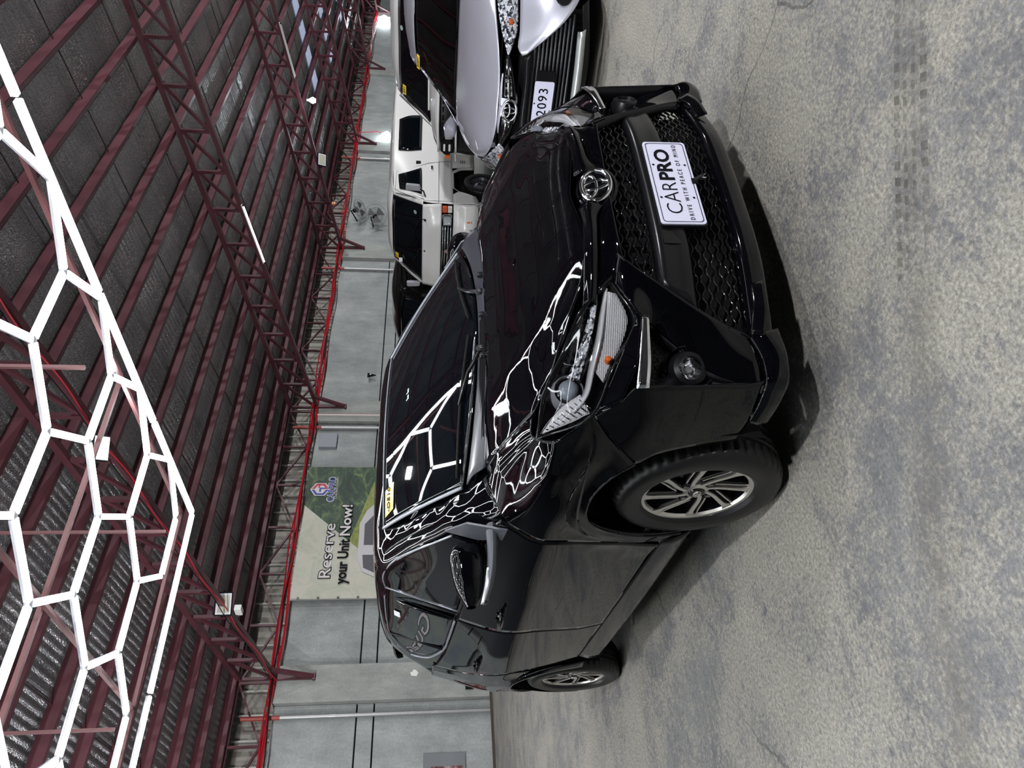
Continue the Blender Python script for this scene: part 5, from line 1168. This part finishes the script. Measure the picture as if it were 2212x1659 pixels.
yst(vs, frameM((-1.86, -.46, 1.31), (0.08, 1, 0), (-.45, 0, .25)), .13, .05, 'B0891')
obj('glass_mark', MB().tube([(-1.66, .20, 1.24), (-1.60, .20, 1.215), (-1.52, .21, 1.18)], .006, 5).tube([(-1.66, .20, 1.24), (-1.64, .24, 1.236)], .004, 5), mat('mark_pale', (.6, .7, .62), .5), wsx)
for y0, y1 in ((-.55, .02), (.08, .62)): obj('wiper', MB().tube([(-1.17-.12*abs(y0), y0, .985), (-1.15, (y0+y1)/2, .992), (-1.17-.12*abs(y1), y1, .985)], .012, 6), dark, vs)
inner_block(vs, [((-2.0, -.60, .15), (-.62, .60, .66)), ((-4.2, -.72, .2), (-1.95, .72, .80)), ((-.65, -.55, .2), (-.15, .55, .56))])
for wx in (-.88, -3.45):
    for s in (-1, 1): wheel_parts(vs, (wx, s*.80, .30), s, .30, .19, .18, 'steel')

# ---- white cab-over van with chrome grille
vl = vehicle('boxy white van with square headlights and silver steel front wheel, behind the black hatchback', 8.2, 5.50, 'van', 'van')
RL = (-2.4, 0, 1.0); wp = whitep
Lf = [(-.0, 1.31), (.02, 1.25), (-.01, 1.15), (-.0, .98), (.0, .75), (.05, .70), (.06, .45), (.0, .36)]
# front face in rows from windshield sill down to the bumper
face = [sym([(-.06, 0, 1.295), (-.07, .5, 1.295), (-.12, .80, 1.29)]), sym([(.0, 0, 1.18), (-.01, .5, 1.18), (-.10, .82, 1.17)]), sym([(.02, 0, .985), (.01, .55, .985), (-.10, .845, .985)])]
patch('front_panel', face, wp, vl, 30, 12, ref=RL)
patch('grille_surround', [sym([(-.04, 0, .98), (-.05, .55, .98), (-.13, .84, .98)]), sym([(-.04, 0, .80), (-.05, .55, .80), (-.13, .84, .80)])], dark, vl, 12, 4, ref=RL)
bmp = [sym([(.02, 0, .795), (.01, .55, .795), (-.09, .845, .795)]), sym([(.06, 0, .74), (.05, .55, .74), (-.07, .855, .74)]), sym([(.07, 0, .70), (.06, .55, .70), (-.07, .855, .70)]), sym([(.09, 0, .67), (.08, .55, .67), (-.06, .86, .67)]), sym([(.09, 0, .45), (.08, .55, .45), (-.06, .86, .45)]), sym([(.03, 0, .385), (.02, .55, .385), (-.10, .84, .385)])]
patch('front_bumper', bmp, wp, vl, 30, 26, ref=RL)
for y in (-.34, .40): obj('bumper_recess', MB().box((.082, y-.30, .50), (.087, y+.24, .505)), dark, vl)
for s in (-1, 1):
    h = obj('headlight', MB().box((-.05, s*.60-.10, .815), (.02, s*.60+.10, .97)), chrome, vl, bevel=.02)
    obj('reflector', MB().lathe([(0, -.01), (.04, .0), (.068, .012)], (.010, s*.60, .893), (1, 0, 0), 8), mat('lamp_facets', (.9, .9, .9), .15, .4), h)
    obj('lens', MB().box((.018, s*.60-.09, .82), (.028, s*.60+.09, .965)), lensm, h, bevel=.006)
    obj('turn_signal', MB().box((-.08, s*.765-.05, .895), (-.03, s*.765+.05, .972)), mat('signal_red_orange', (.55, .09, .03), .2), vl, bevel=.006)
    obj('parking_lamp', MB().box((-.08, s*.765-.05, .815), (-.03, s*.765+.05, .885)), mat('parking_lens', (.6, .58, .55), .2), vl, bevel=.006)
    obj('bumper_marker', MB().box((.06, s*.58-.06, .52), (.088, s*.58+.05, .575)), orange, vl, bevel=.004)
for z in (.83, .875, .92, .958): obj('grille_bar', MB().tube([(.0, -.48, z), (.012, 0, z), (.0, .48, z)], .010, 8), chrome, vl, smooth='all')
obj('grille_badge', MB().prism([(0, .045), (.04, 0), (0, -.045), (-.04, 0)], .012, .03, lambda p, q, d: (d, p, q+.893)), chrome, vl)
pw = obj('number_plate', MB().box((.085, -.17, .60), (.092, .20, .72)), platew, vl); text('plate_lettering', '1300', .09, ink, pw, frameM((.093, .02, .66), (0, 1, 0), (0, 0, 1)))
obj('tow_hook', MB().box((.085, -.11, .73), (.095, .0, .745)), dark, vl)
Wl = [sym([(-.085, 0, 1.29), (-.095, .5, 1.29), (-.145, .775, 1.285)]), sym([(-.33, 0, 1.55), (-.34, .45, 1.55), (-.40, .70, 1.545)]), sym([(-.56, 0, 1.80), (-.57, .40, 1.80), (-.63, .62, 1.785)])]
wl_ = patch('windshield', Wl, dglass, vl, 24, 12, ref=RL)[0]
yst(vl, frameM((-.49, -.47, 1.735), (0, 1, 0), (-.47, 0, .5)), .10, .07, '891'); obj('white_sticker', MB().box((-.42, -.56, 1.64), (-.41, -.48, 1.70)), mat('paper_white', (.85, .85, .87), .5), vl)
obj('round_sticker', MB().lathe([(0, .004), (.035, .004)], (-.20, .60, 1.41), (.7, 0, .7), 18), mat('round_sticker_grey', (.30, .36, .36), .5), vl)
for y in (.55, -.05): obj('wiper', MB().tube([(-.05, y, 1.25), (-.10, y+.0, 1.33), (-.20, y-.33, 1.44)], .008, 6).tube([(-.06, y, 1.25), (-.03, y, 1.25)], .018, 8), dark, vl)
patch('roof', [sym([(-.56, 0, 1.81), (-.57, .40, 1.81), (-.66, .66, 1.79)]), sym([(-.75, 0, 1.88), (-.75, .45, 1.87), (-.80, .74, 1.80)]), sym([(-1.3, 0, 1.90), (-1.3, .45, 1.89), (-1.3, .77, 1.82)]), sym([(-4.6, 0, 1.96), (-4.6, .45, 1.95), (-4.6, .77, 1.88)])], wp, vl, 30, 30, ref=RL)
for s in (-1, 1):
    patch('windshield_pillar', [both([(-.135, .775, 1.285), (-.39, .705, 1.545), (-.65, .635, 1.79)], s), both([(-.17, .83, 1.285), (-.42, .765, 1.545), (-.70, .70, 1.80)], s)], wp, vl, 16, 4, ref=RL)
    sd = [both([(-.70, .70, 1.80), (-1.3, .755, 1.82), (-2.6, .775, 1.86), (-4.6, .77, 1.88)], s), both([(-.36, .80, 1.48), (-1.3, .81, 1.55), (-2.6, .815, 1.55), (-4.7, .815, 1.55)], s), both([(-.13, .835, 1.20), (-1.3, .85, 1.20), (-2.6, .85, 1.20), (-4.7, .85, 1.20)], s), both([(-.10, .85, 1.02), (-1.3, .862, 1.02), (-2.6, .862, 1.02), (-4.7, .862, 1.02)], s), both([(-.08, .85, .80), (-.6, .86, .80), (-.9, .86, .80), (-1.3, .86, .80), (-2.6, .86, .80), (-4.7, .86, .80)], s)]
    patch('body_side', sd, wp, vl, 40, 24, ref=RL)
    patch('body_side_low', [both([(-.08, .852, .80), (-.34, .86, .80), (-.36, .86, .80)], s), both([(-.08, .86, .62), (-.30, .865, .62), (-.44, .865, .70)], s), both([(-.08, .86, .38), (-.28, .86, .42), (-.36, .86, .50)], s)], wp, vl, 14, 10, ref=RL)
    patch('wheel_arch_edge', [both([(-.30, .865, .42), (-.42, .87, .68), (-.55, .87, .80), (-1.08, .87, .80), (-1.20, .87, .68), (-1.24, .87, .42)], s), both([(-.34, .84, .42), (-.45, .84, .66), (-.56, .84, .77), (-1.06, .84, .77), (-1.17, .84, .66), (-1.20, .84, .42)], s)], wp, vl, 30, 3, ref=RL, lin_rows=True)
    patch('rear_side_low', [both([(-1.20, .862, .80), (-2.6, .862, .80), (-4.7, .862, .80)], s), both([(-1.22, .86, .42), (-2.6, .86, .40), (-4.7, .86, .42)], s)], wp, vl, 14, 5, ref=RL)
    wg = [both([(-.37, .835, 1.31), (-.75, .853, 1.315), (-1.17, .858, 1.325)], s), both([(-.50, .815, 1.50), (-.80, .828, 1.52), (-1.08, .830, 1.53)], s), both([(-.62, .772, 1.68), (-.84, .792, 1.70), (-1.03, .796, 1.71)], s)]
    patch('door_glass', wg, dglass, vl, 14, 10, ref=RL)
    ed = lambda P, nm='seam', r=.004, m=None: obj(nm, MB().tube(both(P, s), r, 5), m or mat('seam_grey', (.12, .12, .12), .6), vl)
    ed([(-.10, .855, 1.035), (-1.4, .868, 1.03)]); ed([(-.16, .85, 1.27), (-.14, .856, .80)]); ed([(-1.24, .82, 1.45), (-1.34, .858, 1.2), (-1.42, .868, .82)]); ed([(-1.24, .82, 1.45), (-1.18, .768, 1.74), (-.66, .72, 1.75), (-.42, .79, 1.48), (-.20, .842, 1.27)])
    obj('door_handle', MB().box((-1.22, s*.868-.012, 1.13), (-1.10, s*.868+.012, 1.165)), chrome, vl, bevel=.005); obj('vent', MB().box((-1.42, s*.83-.02, 1.34), (-1.34, s*.83+.02, 1.42)), dark, vl, bevel=.006)
    for k in range(3): obj('air_slit', MB().box((-1.45, s*.868-.004, .585+.03*k), (-1.36, s*.868+.004, .595+.03*k)), dark, vl)
    patch('rear_side_glass', [both([(-1.80, .862, 1.34), (-3.1, .865, 1.34)], s), both([(-1.80, .832, 1.58), (-3.1, .836, 1.60)], s), both([(-1.85, .808, 1.74), (-3.0, .812, 1.76)], s)], dglass, vl, 12, 10, ref=RL)
    obj('side_mirror', MB().prism([(-.10, -.13), (.06, -.10), (.08, .12), (-.08, .13)], -.03, .03, lambda p, q, d: (-.34+d, s*(.98+p*.7), 1.44+q)), mat('mirror_grey', (.30, .30, .33), .4), vl, bevel=.02)
    obj('mirror_arm', MB().tube([(-.28, s*.845, 1.25), (-.30, s*.93, 1.28), (-.33, s*.96, 1.36)], .012, 6), dark, vl)
    obj('pillar_stay', MB().tube([(-.62, s*.68, 1.74), (-.52, s*.73, 1.66), (-.36, s*.775, 1.48)], .006, 5), dark, vl)
patch('tailgate', [sym([(-4.62, 0, 1.94), (-4.62, .74, 1.88)]), sym([(-4.72, 0, 1.2), (-4.72, .84, 1.2)]), sym([(-4.72, 0, .42), (-4.72, .84, .42)])], wp, vl, 10, 10, ref=RL)
inner_block(vl, [((-4.6, -.78, .42), (-1.25, .78, 1.25)), ((-1.26, -.60, .42), (-.2, .60, 1.22))])
for wx in (-.80, -3.2):
    for s in (-1, 1): wheel_parts(vl, (wx, s*.83, .315), s, .315, .19, .19, 'steel')

# ---- white SUV with black grille band
vu = vehicle('white van with black grille band and amber side lamp, right behind the silver sedan', 6.2, 1.80, 'van', 'van')
vu.location = R(7.16, 2.27, 0)
RU = (-2.2, 0, 1.0)
patch('hood', [sym([(-.05, 0, 1.125), (-.06, .5, 1.12), (-.14, .82, 1.09)]), sym([(-.35, 0, 1.185), (-.36, .5, 1.18), (-.42, .84, 1.14)]), sym([(-.78, 0, 1.215), (-.78, .5, 1.21), (-.82, .84, 1.18)])], wp, vu, 24, 14, ref=RU)
patch('nose_panel', [sym([(-.05, 0, 1.125), (-.06, .5, 1.12), (-.14, .82, 1.09)]), sym([(.0, 0, 1.09), (-.01, .5, 1.088), (-.11, .84, 1.06)])], wp, vu, 20, 5, ref=RU)
patch('grille_band', [sym([(.0, 0, 1.085), (-.01, .5, 1.083), (-.11, .85, 1.055)]), sym([(.01, 0, .99), (.0, .5, .99), (-.10, .86, .99)]), sym([(.0, 0, .885), (-.01, .5, .885), (-.11, .86, .90)])], satin, vu, 24, 8, ref=RU)
for z in (1.098, .885): obj('white_trim_bar', MB().tube(cr(sym([(.02, 0, z), (.01, .5, z), (-.10, .84, z-.012)]), 20), .014, 8), mat('trim_white', (.75, .75, .75), .4), vu, smooth='all')
for y in np.linspace(-.55, .55, 12):
    for z in (.93, .985, 1.04): obj('grille_slot', MB().box((.004, y-.035, z-.015), (.012, y+.035, z+.015)), dark, vu, bevel=.004)
for s in (-1, 1):
    P8 = [(.10*math.cos(PI/8+PI/4*k), .085*math.sin(PI/8+PI/4*k)) for k in range(8)]
    h = obj('headlight', MB().prism(P8, -.04, .02, lambda p, q, d: (d-.03, s*.74+p, .985+q)), dark, vu, bevel=.008)
    for dz in (-.032, .032): obj('light_bar', MB().box((-.012, s*.74-.045, .985+dz-.012), (-.002, s*.74+.045, .985+dz+.012)), mat('lamp_bar', (.7, .7, .7), .3), h, bevel=.004)
    obj('marker_lamp', MB().box((-.16, s*.885-.03, .945), (-.06, s*.885+.02, 1.005)), orange, vu, bevel=.01)
    patch('body_side', [both([(-.14, .82, 1.09), (-.9, .86, 1.18), (-2.5, .86, 1.22), (-4.2, .82, 1.22)], s), both([(-.12, .87, .95), (-.9, .89, .95), (-2.5, .89, .95), (-4.2, .86, .95)], s), both([(-.12, .86, .55), (-.9, .88, .5), (-2.5, .88, .4), (-4.2, .84, .45)], s)], wp, vu, 24, 12, ref=RU)
    patch('windshield_pillar', [both([(-.72, .80, 1.19), (-1.0, .755, 1.38), (-1.30, .68, 1.59)], s), both([(-.80, .86, 1.19), (-1.08, .81, 1.38), (-1.38, .74, 1.61)], s)], mat('pillar_silver', (.45, .45, .45), .3, .4), vu, 14, 4, ref=RU)
    patch('side_glass', [both([(-1.0, .855, 1.235), (-2.5, .86, 1.25), (-4.0, .82, 1.26)], s), both([(-1.45, .77, 1.56), (-2.5, .78, 1.60), (-3.9, .74, 1.58)], s)], dglass, vu, 14, 6, ref=RU)
    patch('upper_side', [both([(-1.42, .76, 1.57), (-2.5, .775, 1.61), (-4.1, .74, 1.59)], s), both([(-1.46, .68, 1.64), (-2.5, .70, 1.69), (-4.1, .66, 1.66)], s)], wp, vu, 14, 4, ref=RU)
    patch('corner_panel', [both([(-.80, .86, 1.18), (-1.0, .858, 1.23), (-1.45, .775, 1.57)], s), both([(-.78, .865, 1.17), (-.90, .862, 1.20), (-1.38, .75, 1.60)], s)], wp, vu, 10, 3, ref=RU)
patch('windshield', [sym([(-.70, 0, 1.20), (-.71, .5, 1.20), (-.74, .79, 1.19)]), sym([(-.98, 0, 1.39), (-.99, .45, 1.39), (-1.03, .73, 1.38)]), sym([(-1.26, 0, 1.60), (-1.27, .42, 1.60), (-1.32, .66, 1.585)])], dglass, vu, 24, 12, ref=RU)
patch('roof', [sym([(-1.26, 0, 1.605), (-1.27, .42, 1.605), (-1.34, .67, 1.595)]), sym([(-1.5, 0, 1.675), (-1.5, .45, 1.67), (-1.5, .69, 1.64)]), sym([(-2.6, 0, 1.72), (-2.6, .45, 1.715), (-2.6, .70, 1.69)]), sym([(-4.2, 0, 1.68), (-4.2, .45, 1.67), (-4.2, .66, 1.65)])], wp, vu, 20, 16, ref=RU)
patch('front_bumper', [sym([(-.02, 0, .87), (-.03, .5, .87), (-.12, .85, .88)]), sym([(.04, 0, .70), (.03, .5, .70), (-.10, .87, .70)]), sym([(.02, 0, .42), (.01, .5, .42), (-.12, .85, .45)])], satin, vu, 20, 12, ref=RU)
yst(vu, frameM((-1.16, -.56, 1.53), (0, 1, 0), (-.56, 0, .4)), .12, .075, '891')
obj('oval_sticker', MB().lathe([(0, .004), (.03, .004)], (-1.19, .20, 1.555), (.6, 0, .8), 18), mat('sticker_pale', (.35, .42, .40), .5), vu)
obj('wiper', MB().tube([(-.70, -.62, 1.225), (-.72, -.2, 1.235), (-.70, .25, 1.225)], .010, 6), dark, vu); obj('cowl_strip', MB().tube([(-.70, -.60, 1.212), (-.66, 0, 1.218), (-.70, .6, 1.212)], .012, 6), mat('trim_white', (.75, .75, .75), .4), vu)
inner_block(vu, [((-4.1, -.82, .4), (-.85, .82, 1.22)), ((-.86, -.60, .4), (-.15, .60, 1.08))])
for wx in (-.80, -3.3):
    for s in (-1, 1): wheel_parts(vu, (wx, s*.86, .33), s, .33, .2, .2, 'steel')
_done = set()
def _walk(o):
    for ch in o.children:
        if ch.name.split('.')[0] == 'wheel':
            ch.location = (0, 0, 0); ch.scale = (1.11, 1.11, 1.0); continue
        if ch.data and ch.data.name not in _done:
            _done.add(ch.data.name)
            for v in ch.data.vertices: v.co = (v.co.x*1.11, v.co.y*1.11, max(.25, 1.2+(v.co.z-1.2)*1.11))
        _walk(ch)
_walk(vu)

# ---- black van farther along
vb = vehicle('black van with dark windows seen between the white van and the hatchback roof', 8.1, 7.68, 'van', 'van')
vbp = mat('black_van_paint', (.003, .003, .003), .12, coat=.5, spec=.3); RB = (-2.4, 0, 1.0)
patch('front_panel', [sym([(-.05, 0, 1.10), (-.10, .5, 1.09), (-.25, .84, 1.06)]), sym([(.1, 0, .80), (.05, .5, .80), (-.12, .87, .80)]), sym([(.12, 0, .4), (.06, .5, .4), (-.12, .86, .42)])], vbp, vb, 20, 12, ref=RB)
patch('windshield', [sym([(-.07, 0, 1.11), (-.12, .5, 1.10), (-.27, .80, 1.07)]), sym([(-.35, 0, 1.42), (-.38, .45, 1.41), (-.50, .76, 1.38)]), sym([(-.62, 0, 1.68), (-.64, .42, 1.67), (-.74, .68, 1.63)])], dglass, vb, 20, 12, ref=RB)
patch('roof', [sym([(-.62, 0, 1.69), (-.64, .42, 1.68), (-.76, .70, 1.64)]), sym([(-.9, 0, 1.80), (-.9, .45, 1.79), (-.95, .76, 1.71)]), sym([(-2.4, 0, 1.86), (-2.4, .45, 1.85), (-2.4, .78, 1.77)]), sym([(-4.4, 0, 1.82), (-4.4, .45, 1.81), (-4.4, .76, 1.74)])], vbp, vb, 20, 20, ref=RB)
for s in (-1, 1):
    patch('windshield_pillar', [both([(-.26, .80, 1.07), (-.50, .76, 1.38), (-.75, .69, 1.63)], s), both([(-.32, .87, 1.06), (-.58, .83, 1.38), (-.86, .77, 1.67)], s)], vbp, vb, 12, 4, ref=RB)
    patch('body_side', [both([(-.86, .77, 1.68), (-2.4, .79, 1.76), (-4.4, .77, 1.73)], s), both([(-.30, .87, 1.07), (-2.4, .89, 1.10), (-4.5, .86, 1.10)], s), both([(-.12, .87, .42), (-2.4, .89, .40), (-4.5, .86, .42)], s)], vbp, vb, 20, 14, ref=RB)
    patch('side_glass', [both([(-.62, .87, 1.13), (-2.4, .888, 1.16), (-4.3, .86, 1.16)], s), both([(-.95, .795, 1.58), (-2.4, .81, 1.66), (-4.3, .79, 1.64)], s)], dglass, vb, 16, 6, ref=RB)
    obj('side_mirror', MB().prism([(-.09, -.12), (.06, -.10), (.07, .11), (-.07, .12)], -.03, .05, lambda p, q, d: (-.42+d, s*(1.0+p*.7), 1.20+q)), vbp, vb, bevel=.02)
obj('wiper', MB().tube([(-.05, -.5, 1.12), (-.22, -.15, 1.28), (-.33, .1, 1.38)], .008, 5), dark, vb)
inner_block(vb, [((-4.4, -.8, .4), (-.4, .8, 1.05))])
for wx in (-.75, -3.3):
    for s in (-1, 1): wheel_parts(vb, (wx, s*.87, .33), s, .33, .2, .2, 'steel')
